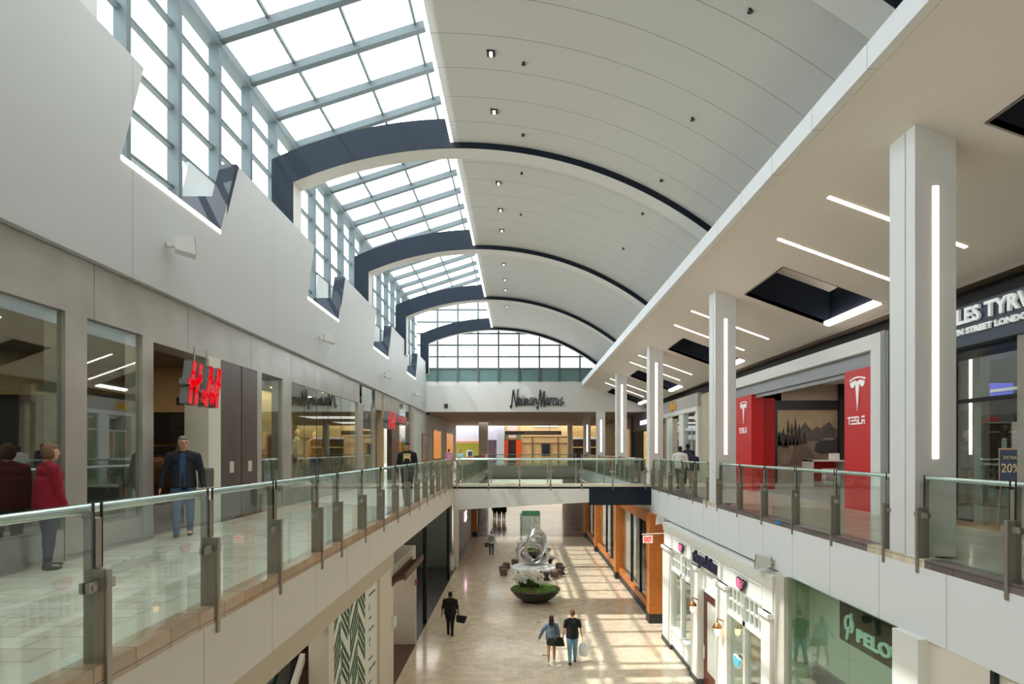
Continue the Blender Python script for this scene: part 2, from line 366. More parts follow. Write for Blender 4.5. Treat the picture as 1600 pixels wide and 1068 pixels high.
# right sloping ceiling
def zc(x, y): return 6.28 - .008*y - .365*(x-5.68)
m = MB(); rec = MB(); rtop = MB()
xb = [4.74, 6.35, 8.7, 9.0]
yb = [Y0]
for k in range(-1, 5): yb += [5.75+9.0-.05 + BAY*(k-0), 17.2+BAY*k]
yb = sorted(set([Y0, YN] + [v_ for k in range(-2, 4) for v_ in (14.7+BAY*k, 17.2+BAY*k)]))
yb = [y for y in yb if Y0 <= y <= YN]
holes = [(14.7+BAY*k, 17.2+BAY*k) for k in range(-2, 4)]
for i in range(len(yb)-1):
    for j in range(3):
        y0, y1, x0, x1 = yb[i], yb[i+1], xb[j], xb[j+1]
        if j == 1 and any(abs(h[0]-y0) < .01 for h in holes):
            H = 1.0; t = .04
            def bx(xa, xb_, ya, yb_):
                rec.hexa([(xa, ya, zc(xa, ya)-.0), (xb_, ya, zc(xb_, ya)), (xb_, yb_, zc(xb_, yb_)), (xa, yb_, zc(xa, yb_)),
                          (xa, ya, zc(xa, ya)+H), (xb_, ya, zc(xb_, ya)+H), (xb_, yb_, zc(xb_, yb_)+H), (xa, yb_, zc(xa, yb_)+H)])
            bx(x0-t, x0, y0-t, y1+t); bx(x1, x1+t, y0-t, y1+t); bx(x0, x1, y0-t, y0); bx(x0, x1, y1, y1+t)
            rtop.hexa([(x0, y0, zc(x0, y0)+H-.06), (x1, y0, zc(x1, y0)+H-.06), (x1, y1, zc(x1, y1)+H-.06), (x0, y1, zc(x0, y1)+H-.06),
                       (x0, y0, zc(x0, y0)+H), (x1, y0, zc(x1, y0)+H), (x1, y1, zc(x1, y1)+H), (x0, y1, zc(x0, y1)+H)])
            continue
        m.hexa([(x0, y0, zc(x0, y0)), (x1, y0, zc(x1, y0)), (x1, y1, zc(x1, y1)), (x0, y1, zc(x0, y1)),
                (x0, y0, zc(x0, y0)+.1), (x1, y0, zc(x1, y0)+.1), (x1, y1, zc(x1, y1)+.1), (x0, y1, zc(x0, y1)+.1)])
struct('ceiling_right', m, CEILB); struct('trim_8', rec, NAVY); struct('ceiling_recess', rtop, WHITE)
struct('ceiling_right_beam', MB().hexa([(4.6, Y0, zc(4.6, Y0)), (4.6, YN, zc(4.6, YN)-.12), (4.75, YN, zc(4.6, YN)-.12), (4.75, Y0, zc(4.6, Y0)),
                                  (4.6, Y0, zc(4.6, Y0)+.34), (4.6, YN, zc(4.6, YN)+.22), (4.75, YN, zc(4.6, YN)+.22), (4.75, Y0, zc(4.6, Y0)+.34)]), FASC)
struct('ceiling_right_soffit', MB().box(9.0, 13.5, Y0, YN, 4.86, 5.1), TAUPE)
struct('wall_right_gap', MB().box(9.35, 9.5, Y0, YN, 4.2, 4.86), BLACK)
# outer closing walls
struct('wall_front', MB().box(-16, 16, Y0-.2, Y0, LZ, 14), WHITE)
struct('wall_left_outer', MB().box(-16.2, -16, Y0, 100, LZ, 4.6), WHITE)
struct('wall_right_outer', MB().box(16, 16.2, Y0, 100, LZ, 6), WHITE)
struct('ceiling_left_shops', MB().wallseg(lambda y: xs(y)-.13, Y0, YN+1, 4.34, 4.5, 9.2), CREAM)
struct('wall_back_lower', MB().box(-16, 16, 92, 92.2, LZ, 9), CREAM)
struct('ceiling_right_shops', MB().box(9.5, 16, Y0, YN+1, 4.6, 4.8), CREAM)
struct('ceiling_lower', MB().box(-16, -3.9, Y0, 58, -.9, -.6).box(5.9, 16, Y0, 58, -1.2, -.6).box(-16, 16, 58, 77, -1.2, -.6), CREAM)

# ================================================================== helpers that turn a picture point into a place on a real plane
def YX(px, X): return 960*X/(px-810)
def PX(px, py, X):
    y = YX(px, X); return (X, y, EYE+(703-py)*y/960)
def PY(px, py, Y): return ((px-810)*Y/960, Y, EYE+(703-py)*Y/960)
def YS(px): return 6.23/(abs(px-810)/960-.0132)
def AX(u, o, a, b, n):    # frame: origin o, right a, up b, normal n
    return Matrix(((a[0], b[0], n[0], o[0]), (a[1], b[1], n[1], o[1]), (a[2], b[2], n[2], o[2]), (0, 0, 0, 1)))
def frame(o, right, up=(0, 0, 1)):
    r = Vector(right).normalized(); u = Vector(up).normalized(); n = r.cross(u)
    return Matrix(((r.x, u.x, n.x, o[0]), (r.y, u.y, n.y, o[1]), (r.z, u.z, n.z, o[2]), (0, 0, 0, 1)))
LEFT, RIGHT, FRONT = (0, 1, 0), (0, -1, 0), (1, 0, 0)
def textmb(s, size, depth, F, mb=None, width=None, bold=0.0, shear=0.0, spacing=1.0):
    cu = bpy.data.curves.new('txt', 'FONT'); cu.body = s; cu.size = size; cu.extrude = depth/2; cu.offset = bold; cu.shear = shear
    cu.space_character = spacing; cu.resolution_u = 3
    o = bpy.data.objects.new('txt', cu); COL.objects.link(o)
    dg = bpy.context.evaluated_depsgraph_get(); me = bpy.data.meshes.new_from_object(o.evaluated_get(dg))
    xs_ = [v.co.x for v in me.vertices]; x0, x1 = min(xs_), max(xs_); sx = (width/(x1-x0)) if width else 1.0
    mb = mb or MB()
    mb.add([F @ Vector(((v.co.x-x0)*sx, v.co.y, v.co.z+depth/2)) for v in me.vertices], [tuple(p.vertices) for p in me.polygons])
    bpy.data.objects.remove(o); bpy.data.curves.remove(cu); bpy.data.meshes.remove(me)
    return mb
def strokes(lines, F, scale, r, mb=None, flip=True, org=(0, 0), n=6, sm=True):
    mb = mb or MB()
    for ln in lines:
        pts = [F @ Vector(((x-org[0])*scale, ((org[1]-y) if flip else (y-org[1]))*scale, r)) for x, y in ln]
        # smooth the polyline
        if len(pts) > 2 and sm:
            q = [pts[0]]
            for i in range(len(pts)-1):
                q += [pts[i]*.75+pts[i+1]*.25, pts[i]*.25+pts[i+1]*.75]
            pts = q + [pts[-1]]
        mb.tube(pts, r, n)
    return mb
def plate(pts, F, d, mb=None):
    mb = mb or MB(); n = len(pts)
    mb.add([F @ Vector((x, y, 0)) for x, y in pts]+[F @ Vector((x, y, d)) for x, y in pts],
           [tuple(range(n))[::-1], tuple(range(n, 2*n))]+[(i, (i+1) % n, n+(i+1) % n, n+i) for i in range(n)])
    return mb

# ================================================================== glass balustrades
EDGE = mat('glass_edge_dark', (20, 34, 34), .3)
def balustrade(label, along, face, inward, posts, z0=.11, rail_ends=None, detail=True, tail=-.14, group='glass balustrades of the upper floor', top=1.2):
    """posts: coordinates along the edge; face: the coordinate of the kerb's outer face; inward: +1/-1 towards the walkway"""
    def B(mb, a0, a1, f0, f1, z0_, z1_):
        p, q = face+inward*f0, face+inward*f1
        return mb.box(p, q, a0, a1, z0_, z1_) if along == 'Y' else mb.box(a0, a1, p, q, z0_, z1_)
    mid = (posts[0]+posts[-1])/2
    root = thing('glass_balustrade', (face+inward*.1, mid, z0) if along == 'Y' else (mid, face+inward*.1, z0), label, 'railing', group)
    for i, a in enumerate(posts):
        mb = MB(); B(mb, a-.03, a+.03, 0.0, .14, z0, .74); B(mb, a-.03, a+.03, .055, .14, .74, 1.09)
        B(mb, a-.025, a+.025, -.02, 0.0, tail, .74); B(mb, a-.02, a+.02, .10, .16, 1.09, 1.13)
        po = mb.build('post', POSTM, root)
        if detail:
            mb = MB(); B(mb, a-.13, a+.13, .025, .055, .60, .67); B(mb, a-.13, a+.13, .075, .1, .60, .67)
            for s in (-.09, .09): B(mb, a+s-.018, a+s+.018, .015, .11, .615, .655)
            mb.build('clamp', STEEL, po)
    for i in range(len(posts)-1):
        a, b = posts[i]+.045, posts[i+1]-.045
        if b-a < .3: continue
        mb = MB(); B(mb, a, b, .058, .072, z0+.02, top); g = mb.build('glass_panel', RAILGL, root)
        if detail:
            mb = MB(); B(mb, a-.007, a, .056, .074, .75, top); mb.build('edge_gasket', EDGE, g); mb = MB(); B(mb, b, b+.007, .056, .074, .75, top); mb.build('edge_gasket', EDGE, g)
    a, b = rail_ends or (posts[0]-.05, posts[-1]+.05)
    f = face+inward*.15
    P = [(f, a, 1.15), (f, b, 1.15)] if along == 'Y' else [(a, f, 1.15), (b, f, 1.15)]
    MB().tube(P, .032, 12).build('handrail', RAILM, root)
    return root
L1 = [1.13, 2.65, 4.18, 5.71, 7.22, 8.75, 9.73]+[11.25+1.52*i for i in range(10)]+[26.05]
balustrade('long glass and steel balustrade along the left gallery edge', 'Y', -2.8, -1, L1, .11, rail_ends=(-1.5, 26.2))
balustrade('glass balustrade beside the beige kerb right of the nearest column', 'Y', 5.65, 1, [2.3, 3.9, 5.5, 7.1, 8.69], .03, tail=-.18, rail_ends=(-1.5, 8.75))
balustrade('glass balustrade between the two nearest columns, in front of the red shop', 'Y', 5.65, 1, [9.5, 11.08, 12.67, 14.27, 15.86, 17.46], .03, tail=-.18)
balustrade('short glass balustrade on the right between the second column and the bridge', 'Y', 5.65, 1, [18.45, 19.9, 21.5, 23.1, 24.65, 26.1], .03, tail=-.18)
balustrade('glass balustrade across the front of the bridge', 'X', 26.12, 1, [-2.62, -1.27, .05, 1.37, 2.69, 4.01, 5.4], .11)
balustrade('glass balustrade across the rear edge of the bridge', 'X', 28.85, -1, [-2.62, -1.27, .05, 1.37, 2.69, 4.01, 5.4], .0, detail=False)
balustrade('glass balustrade on the left edge of the opening beyond the bridge', 'Y', -2.8, -1, [29.1+1.52*i for i in range(19)], .11, detail=False)
balustrade('glass balustrade on the right edge of the opening beyond the bridge', 'Y', 5.65, 1, [29.1+1.6*i for i in range(18)], .03, detail=False)
balustrade('distant glass balustrade at the far end of the second opening', 'X', 57.6, 1, [-2.6+1.6*i for i in range(6)], .1, detail=False)

# ================================================================== columns and linear lights
for k in range(-1, 7):
    y = 8.8+BAY*k
    if y < 3: continue
    top = zc(5.68, y)+.02 if y < 44 else 4.34
    lab = {0: 'large white square column nearest the camera at right', 1: 'second white square column, left of the red shop front', 2: 'third white square column, where the bridge meets the right gallery',
           3: 'fourth white column just beyond the bridge, tallest left of the bridge corner', 4: 'fifth white column, standing under the lettered end wall', 5: 'sixth column, small and grey under the end soffit',
           6: 'farthest white column'}[k]
    if k == 6: continue
    o = MB().box(5.68, 6.27, y, y+.2, 0.03, top).box(5.70, 6.27, y+.2, y+.235, 0.03, top).box(5.68, 6.27, y+.235, y+.6, .03, top)
    x0 = 5.975
    c_ = obj('square_column', o, FASC if False else mat('column_white', (222, 223, 222), .5), lab, 'column', 'white columns along the right gallery', loc=(x0, y+.3, .03))
    zt = min(5.33, top-.6)
    MB().box(x0-.042, x0+.042, y-.006, y+.004, 1.43, zt).build('light_strip', LED, c_)
nm = {0: 'in front of the nearest column', 1: 'beside the second column', 2: 'beyond the third column', 3: 'near the end wall', -1: 'overhead'}
for k in range(-1, 4):
    for y, which in ((11.26+BAY*k, 'first'), (13.44+BAY*k, 'second')):
        if y < 3 or y > 44: continue
        m = MB(); m.hexa([(5.68, y-.045, zc(5.68, y)-.012), (8.2, y-.045, zc(8.2, y)-.012), (8.2, y+.045, zc(8.2, y)-.012), (5.68, y+.045, zc(5.68, y)-.012),
                          (5.68, y-.045, zc(5.68, y)+.02), (8.2, y-.045, zc(8.2, y)+.02), (8.2, y+.045, zc(8.2, y)+.02), (5.68, y+.045, zc(5.68, y)+.02)])
        where = {0: 'behind the nearest column', 1: 'behind the second column', 2: 'behind the third column', 3: 'behind the fourth column', -1: 'above the camera'}[k]
        obj('linear_ceiling_light', m, LED, which+' linear light of the pair in the sloping ceiling '+where, 'light', 'linear lights in the sloping right ceiling')
    y0, y1 = 14.7+BAY*k, 17.2+BAY*k
    m = MB(); m.hexa([(8.55, y0, zc(8.55, y0)-.03), (8.69, y0, zc(8.69, y0)-.03), (8.69, y1, zc(8.69, y1)-.03), (8.55, y1, zc(8.55, y1)-.03),
                      (8.55, y0, zc(8.55, y0)+.05), (8.69, y0, zc(8.69, y0)+.05), (8.69, y1, zc(8.69, y1)+.05), (8.55, y1, zc(8.55, y1)+.05)])
    where = {-1: 'in the navy recess at the top right corner', 0: 'in the large navy ceiling recess by the nearest column', 1: 'in the second navy recess', 2: 'in the third navy recess', 3: 'in the farthest navy recess'}[k]
    obj('recess_light', m, LED, 'bright strip light '+where, 'light', 'lights in the navy ceiling recesses')
# vault downlights and sprinklers
DARKH = mat('dark_lamp_housing', (40, 38, 38), .5)
def on_vault(px, py):
    u, v_ = px-810, 703-py
    t = .01
    for _ in range(60):
        X, Z = u*t, EYE+v_*t; zz = arc(12.17, X); t *= 1+.4*((zz-EYE)/(Z-EYE)-1)
    return X, 960*t, zz
names = ['nearest', 'second', 'third', 'fourth', 'fifth', 'sixth', 'seventh', 'eighth', 'ninth']
for i, (px, py) in enumerate([(767, 82), (772, 173), (779, 285), (782, 327), (784, 359), (787, 412), (789, 436), (790, 452), (792, 478)]):
    X, Y, Z = on_vault(px, py)
    o = MB().box(X-.09, X+.09, Y-.1, Y+.1, Z-.035, Z+.03); o = obj('twin_downlight', o, DARKH, names[i]+' square twin downlight in the vault', 'light', 'twin downlights in the vault')
    for s in (-.045, .045): MB().lathe([(.035, -.012), (.035, 0)], (X, Y+s, Z-.036), 12).build('lamp', LED, o)
for i, (px, py) in enumerate([(818, 97), (817, 209), (815, 269), (814, 334), (1172, 14), (1082, 184), (1033, 280), (1004, 332), (974, 387)]):
    X, Y, Z = on_vault(px, py)
    o = MB().tube([(X, Y, Z+.02), (X, Y, Z-.05)], .03, 10).tube([(X, Y, Z-.05), (X, Y, Z-.06)], .05, 10)
    lab = [['first', 'second', 'third', 'fourth'][i]+' small dark sprinkler head along the middle of the vault'] if i < 4 else [['first', 'second', 'third', 'fourth', 'fifth'][i-4]+' small dark sprinkler head along the right of the vault']
    obj('sprinkler_head', o, DARKH, lab[0], 'sprinkler', 'sprinklers in the vault')
# white wall loudspeakers
def speaker(x, y, z, face, lab):
    """small angled box on a bracket"""
    r = thing('wall_speaker', (x, y, z), lab, 'speaker', 'white wall speakers', rz=face)
    MB().hexa([(-.13, 0, -.1), (.13, 0, -.1), (.17, .34, -.16), (-.17, .34, -.16), (-.13, 0, .12), (.13, 0, .12), (.17, .30, .17), (-.17, .30, .17)]).build('housing', WHITE, r, world=False)
    MB().hexa([(-.14, .325, -.13), (.14, .325, -.13), (.14, .345, -.13), (-.14, .345, -.13), (-.14, .30, .14), (.14, .30, .14), (.14, .318, .14), (-.14, .318, .14)]).build('grille', mat('speaker_grille', (128, 132, 130), .6), r, world=False)
    MB().box(-.04, .04, -.12, .02, -.04, .04).build('bracket', WHITE, r, world=False)
for px, py, lab in ((262, 383, 'largest white wall speaker above the steel shop header'), (500, 528, 'second white speaker on the left upper wall'), (597, 586, 'third white speaker on the left upper wall'), (645, 615, 'fourth and farthest white speaker on the left upper wall')):
    y = 6.11/(abs(px-810)/960-.0132); speaker(xw(y)+.12, y, EYE+(703-py)*y/960, R(-60), lab)
for px, py, lab in ((1041, 812, 'small white speaker on the right fascia near the bridge'), (1208, 876, 'white speaker on the right fascia above the green glass shop')):
    y = YX(px, 5.65); speaker(5.60, y, EYE+(703-py)*y/960-.02, R(70), lab)
tag(obj('wall_sensor', MB().box(*[v_ for v_ in (PY(697, 634, 44.6)[0]-.13, PY(697, 634, 44.6)[0]+.13, 44.53, 44.6, PY(697, 634, 44.6)[2]-.15, PY(697, 634, 44.6)[2]+.15)]), DARKH, 'small dark square device on the lettered end wall', 'sensor'))
o = MB().ell((PY(669, 647, 45.5)[0], 45.5, 4.24), (.14, .14, .1)); obj('dome_camera', o, DARKH, 'dark dome camera under the soffit at the left corner', 'camera')
# script letters on the end wall
NM = [[(225,575),(250,630),(290,260),(355,600),(390,240)], [(385,575),(430,500),(440,430),(415,410),(395,480),(395,550),(425,575),(460,540)],
      [(480,420),(455,560),(480,570),(500,530)], [(486,364),(490,372)], [(530,400),(515,580)], [(525,480),(560,405),(552,580)], [(558,480),(600,410),(590,560),(620,560)],
      [(690,410),(645,430),(630,540),(650,575),(680,520),(695,410),(680,560),(705,570)], [(730,410),(715,575)], [(725,480),(775,405),(765,560),(795,520)],
      [(780,600),(800,655),(855,255),(880,590),(935,285),(935,600),(965,540)], [(1020,410),(975,440),(965,550),(990,575),(1015,500),(1022,410),(1010,570),(1040,560)],
      [(1065,410),(1055,575)], [(1060,470),(1100,405)], [(1160,430),(1130,410),(1110,500),(1120,570),(1160,560)],
      [(1190,410),(1175,540),(1190,575),(1220,520),(1235,410),(1225,560),(1250,570)], [(1320,405),(1270,470),(1310,540),(1300,580),(1260,560)], [(1290,530),(1350,520)]]
F = frame(PY(780, 590, 44.56), FRONT)
s_ = (1/13.333)*44.56/960
mb = MB()
for ln in NM:
    if ln[0][0] in (225, 780):
        for i in range(len(ln)-1): strokes([[ln[i], ln[i+1]]], F, s_, .05, mb); q_ = F @ Vector((ln[i+1][0]*s_, -ln[i+1][1]*s_, .05)); mb.ell(q_, (.05, .05, .05), 8, 6)
    else: strokes([ln], F, s_, .047, mb)
obj('wall_lettering', mb, mat('black_letter', (24, 30, 32), .4), 'black handwritten shop name on the white end wall', 'sign')

# ================================================================== left shop fronts (upper floor)
fr = thing('steel_shopfront', (xs(12), 12, 0), 'brushed steel and glass shop front along the left gallery', 'shop front')
def seg(name, y0, y1, z0, z1, t, m, off=0.0, par=None, lab=None):
    o = MB().wallseg(lambda y: xs(y)+off, y0, y1, z0, z1, t).build(name, m, par or fr)
    if lab: o['label'] = lab
    return o
hy = [Y0, 2.0, 5.4, YS(147), YS(294), YS(393), YS(455), YS(500), YS(535), YS(562)]
for i in range(len(hy)-1): seg('header_panel', hy[i]+.006, hy[i+1]-.006, 3.5, 4.33, .12, STEEL, off=.0)
for a, b in ((Y0, .5), (YS(101), YS(135)), (YS(222), YS(239)), (YS(441), YS(455)), (YS(559), YS(567)), (YS(583), YS(586))): seg('pilaster', a, b, 0, 3.5, .3, STEEL, off=.01)
for a, b in ((.5, YS(101)), (YS(135), YS(222)), (YS(404), YS(441)), (YS(455), YS(559)), (YS(567), YS(583))):
    seg('base_panel', a, b, 0, .43, .1, STEEL)
    seg('glass_pane', a, b, .43, 3.5 if b < YS(566) else 4.3, .012, SHOPGL, off=-.05)
    seg('sill', a, b, .43, .46, .12, POSTM)
for px in (478, 497, 515, 535): y = YS(px); seg('glazing_joint', y-.01, y+.01, .46, 3.5, .02, EDGE, off=-.045)
DST = mat('dark_steel_panel', (104, 92, 86), .35, .8, noise=.1, nscale=1.5)
for a, b in ((YS(345), YS(377)), (YS(377.6), YS(402))):
    p = seg('steel_panel', a+.01, b-.01, 0, 3.5, .25, DST, lab='dark bronze steel panel')
    y = (a+b)/2; MB().wallseg(lambda yy: xs(yy)+.012, y-.1, y+.1, 1.05, 1.3, .02).build('outlet_plate', mat('plate_pale', (200, 196, 186), .4), p)
seg('jamb', YS(402), YS(409), 0, 3.5, .3, STEEL)
seg('jamb', YS(326), YS(345), 0, 3.5, .5, mat('pale_jamb', (214, 214, 200), .5), lab='pale painted jamb')
# entrance header soffit and glass door leaf
seg('door_frame', YS(239), YS(326), 3.44, 3.5, .5, STEEL)
d = MB().box(xs(12.9)-.03, xs(12.9)-.9, 12.88, 12.9, .02, 2.3).build('glass_door', SHOPGL, fr)
MB().box(xs(12.9)-.8, xs(12.9)-.35, 12.84, 12.87, 2.0, 2.04).build('door_pull', BLACK, d)
# second part: far entrance
seg('header_panel', YS(586), YS(624), 3.45, 4.33, .12, STEEL)
for a, b in ((YS(612), YS(624)), (YS(586), YS(589))): seg('steel_panel', a, b, 0, 3.45, .25, DST)
seg('glass_pane', YS(624), YS(641), .1, 4.3, .012, SHOPGL, off=-.05)
seg('pilaster', YS(641), YS(646), 0, 4.33, .3, STEEL)

# shop interior
WOOD = mat('shop_wood', (150, 112, 78), .5, noise=.15, nscale=2)
SHOPW = mat('shop_warm_wall', (206, 180, 140), .7)
struct('wall_left_shop_back', MB().box(-11.4, -11.2, Y0, 30, 0, 4.34).box(-11.2, -6.6, 30, 30.2, 0, 4.34), SHOPW)
struct('floor_left_shop', MB().box(-11.2, -6.7, .5, 30, .0, .012), mat('shop_floor_brown', (112, 92, 76), .35, noise=.1))
struct('ceiling_left_shop', MB().box(-11.2, -6.75, .5, 30, 3.75, 3.85), mat('shop_ceiling', (150, 138, 126), .8))
for y in (4, 8.5, 13, 17.5, 22): area('shop_fill', (-8.6, y, 3.7), (.8, 2.2), 40, (1, .8, .58))
for i in range(14):
    y = 2.5+1.9*i
    for x in ((-7.4,) if i % 2 else (-8.6,)):
        obj('recessed_spotlight', MB().lathe([(.07, 0), (.07, .02)], (x, y, 3.735), 14), mat('warm_lamp', (255, 220, 170), .5, emit=(255, 214, 160), estr=14), 'small warm recessed spotlight in the left shop ceiling', 'light', 'spotlights inside the left shop')
# partition, shelving and a beige wall seen through the entrance
pw = thing('display_wall', (-8.9, 16.4, 0), 'warm beige display wall with black shelving seen through the left entrance', 'shelf')
MB().box(-10.6, -7.35, 16.4, 16.6, 0, 3.75).build('backboard', SHOPW, pw)
for (a, b, z0, z1) in ((-10.5, -9.95, 1.25, 2.3), (-9.8, -7.9, 1.75, 2.55), (-9.8, -9.15, 1.2, 1.65), (-8.9, -7.9, 1.2, 1.65)):
    MB().box(a, b, 16.2, 16.4, z0, z1).build('shelf_box', BLACK, pw)
MB().box(-10.6, -7.4, 16.1, 16.4, 1.02, 1.12).build('shelf', WOOD, pw)
MB().box(-7.85, -7.4, 16.0, 16.4, 0, 2.9).build('dark_panel', BLACK, pw)
sg = obj('hanging_sign', MB().box(-8.85, -8.15, 15.9, 15.93, 2.72, 2.92), BLACK, 'small black hanging sign with pale letters inside the left shop', 'sign')
textmb('MEN', .14, .01, frame((-8.62, 15.895, 2.77), FRONT)).build('lettering', WHITE, sg)
CL = [(150, 120, 84), (40, 40, 46), (110, 88, 66), (196, 186, 170), (88, 96, 110), (128, 60, 50), (60, 70, 60), (170, 140, 110)]
def garment(x, y, z, w_, h, d, m, label, group, along='Y', cat='garment'):
    """a hanging garment: shoulders, sleeves and a flared body"""
    P = [(-.5*w_, 0), (-.30*w_, .02*h), (-.1*w_, .10*h), (.1*w_, .10*h), (.30*w_, .02*h), (.5*w_, 0), (.52*w_, -.5*h), (.40*w_, -.52*h), (.36*w_, -.12*h), (.42*w_, -h), (-.42*w_, -h), (-.36*w_, -.12*h), (-.40*w_, -.52*h), (-.52*w_, -.5*h)]
    F = frame((x, y, z), (1, 0, 0) if along == 'Y' else (0, 1, 0)); mb = MB(); plate(P, F, -d, mb)
    return obj('hanging_garment', mb, m, label, cat, group, loc=(x, y, z-h))
def rack(x, y0, y1, z, label, n, cols, glabel, mkey='cloth'):
    r = thing('clothes_rack', (x, (y0+y1)/2, 0), label, 'rack', None)
    MB().tube([(x, y0, z+.12), (x, y1, z+.12)], .018, 8).build('rail', DARKH, r)
    for y in (y0, y1):
        MB().tube([(x, y, .02), (x, y, z+.12)], .02, 8).build('upright', DARKH, r)
        MB().box(x-.28, x+.28, y-.03, y+.03, .012, .04).build('foot', DARKH, r)
    for i in range(n):
        y = y0+.15+(y1-y0-.3)*i/(n-1); c = cols[i % len(cols)]
        garment(x, y, z, .5, random.uniform(.75, 1.0), .05, mat(mkey+str(c), c, .85, noise=.3, nscale=14), glabel, glabel+' rack')
rack(-7.6, 5.6, 7.0, 1.55, 'dark clothes rack behind the first shop window at left', 9, [(140, 128, 108), (44, 48, 50), (186, 170, 140)], 'coat on the rack in the first left window')
rack(-7.9, 7.8, 9.0, 1.5, 'low clothes rack deeper behind the first shop window', 7, [(50, 54, 58), (170, 160, 150), (90, 80, 74)], 'shirt on the rack deeper behind the first left window')
rack(-8.2, 13.2, 15.2, 1.3, 'clothes rack of leopard print garments in the left entrance', 14, [(132, 100, 70)], 'leopard print garment in the left entrance', 'leopard')
rack(-7.7, 18.4, 20, 1.45, 'clothes rack beyond the steel panels of the left shop', 7, [(60, 60, 66), (120, 110, 96)], 'dark garment on the rack beyond the steel panels')
o = MB().box(-9.2, -9.1, 2.5, 6.8, .6, 2.9); obj('display_partition', o, mat('brown_partition', (110, 78, 56), .6, noise=.2, nscale=3), 'brown partition with merchandise behind the first left window', 'partition')
o = MB().box(-9.8, -7.2, 11.6, 11.7, .0, 2.6); obj('display_partition', o, mat('dark_partition', (52, 50, 54), .6), 'dark partition behind the second window on the left', 'partition')
obj('window_bay_back', MB().box(-9.2, -9.1, 17.3, 28.5, 0, 3.7), mat('tan_window_back', (208, 180, 132), .6, noise=.1, nscale=1), 'tan backdrop behind the mannequins in the left window', 'backdrop')

# red shop lettering (hand drawn strokes) : H & M
RED = mat('sign_red', (214, 22, 40), .25, emit=(225, 10, 30), estr=.35); CAN = mat('sign_can_grey', (120, 124, 124), .5)
HM = [[(.16, 1.0), (.13, .75), (.06, .35), (.02, .02)], [(.36, .97), (.32, .7), (.22, .3), (.20, .0)], [(.0, .52), (.12, .50), (.2, .52), (.36, .63)], [(.1, .46), (.3, .6)],
      [(.45, .36), (.41, .30), (.43, .24), (.48, .32), (.44, .36)], [(.44, .24), (.38, .12), (.44, .06), (.50, .16)], [(.48, .26), (.40, .2)],
      [(.70, .98), (.66, .7), (.57, .25), (.52, .0)], [(.70, .98), (.72, .6), (.72, .3), (.70, .08)], [(.98, .98), (.90, .6), (.78, .25), (.71, .08)], [(.99, .98), (.97, .6), (.90, .3), (.88, .0)]]
def hm(o, right, w_, h, depth, label, par_pts=None):
    r = thing('shop_sign', o, label, 'sign', 'red shop signs')
    n = Vector(right).cross(Vector((0, 0, 1)))
    def bar(p, q, rr, a, b, mb):
        d = (Vector(q)-Vector(p)); L = d.length; d = d/L if L else d; nn = Vector((-d.y, d.x))*rr
        Fm = frame((0, 0, 0), right)
        pts = [Vector(p)+nn-d*rr*.6, Vector(p)-nn-d*rr*.6, Vector(q)-nn+d*rr*.6, Vector(q)+nn+d*rr*.6]
        vs = [Fm @ Vector((x, y, a)) for x, y in pts]+[Fm @ Vector((x, y, b)) for x, y in pts]
        mb.add(vs, [(0,1,2,3), (7,6,5,4), (0,4,5,1), (1,5,6,2), (2,6,7,3), (3,7,4,0)])
    can = MB(); face = MB()
    for ln in HM:
        for i in range(len(ln)-1):
            p, q = (ln[i][0]*w_, ln[i][1]*h), (ln[i+1][0]*w_, ln[i+1][1]*h)
            bar(p, q, .070*h if ln[0][0] not in (.45, .44, .48) else .03*h, -depth, 0, can); bar(p, q, .074*h if ln[0][0] not in (.45, .44, .48) else .032*h, 0, .02, face)
    can.build('sign_body', CAN, r, world=False); f = face.build('letter_face', RED, r, world=False); f['label'] = 'glossy red letter faces'
    return r
r = hm((-6.0, 11.18, 2.42), LEFT, 1.15, .74, .16, 'largest red letter shop sign hanging at the left entrance')
for y in (.35, .8): MB().tube([(-.08, y, .72), (-.08, y, 1.06)], .015, 8).build('hanger', STEEL, r, world=False)
hm((xs(28)+.55, 28.6, 2.6), LEFT, 1.5, .75, .25, 'smaller red letter blade sign above the second left entrance')
o = obj('sign_panel', MB().wallseg(lambda y: xs(y)+.25, 31.5, 35.6, 3.0, 3.45, .2), CAN, 'grey sign panel with small red letters far along the left shops', 'sign')
hm((xs(33)+.30, 32.4, 3.05), LEFT, 2.2, .34, .02, 'smallest red letters on the grey panel far along the left')

# textured white wall and small windows farther along the left
TEX = mat('textured_white_wall', (196, 196, 192), .7, bump=1.0, bscale=9)
struct('wall_left_textured', MB().wallseg(xs, YS(646), 46, 0, 4.34, .3).box(-7.2, -6.9, 46, 68, 0, 4.34), TEX)
GOLDL = mat('gold_window_glow', (220, 160, 90), .5, emit=(255, 190, 110), estr=.8, noise=.5, nscale=5)
for i, (a, b, z1, col) in enumerate(((YS(659), YS(668.5), 2.75, (150, 140, 128)), (49.5, 54.5, 3.3, (170, 90, 50)), (58.5, 64.5, 3.3, (190, 120, 70)))):
    xx = xs(a)+.04 if i == 0 else -6.86
    f = obj('display_window', MB().box(xx-.06, xx, a, b, .7, z1), mat('frame_bronze', (140, 96, 60), .4, .4), ['grey framed poster on the textured white wall', 'first gold framed window beyond the end wall at left', 'second gold framed window beyond the end wall at left'][i], 'window')
    MB().box(xx, xx+.02, a+.15, b-.15, .85, z1-.12).build('pane', mat('poster_%d' % i, col, .4, emit=(255, 170, 80) if i else None, estr=.5 if i else 0, noise=.6, nscale=2.5), f)

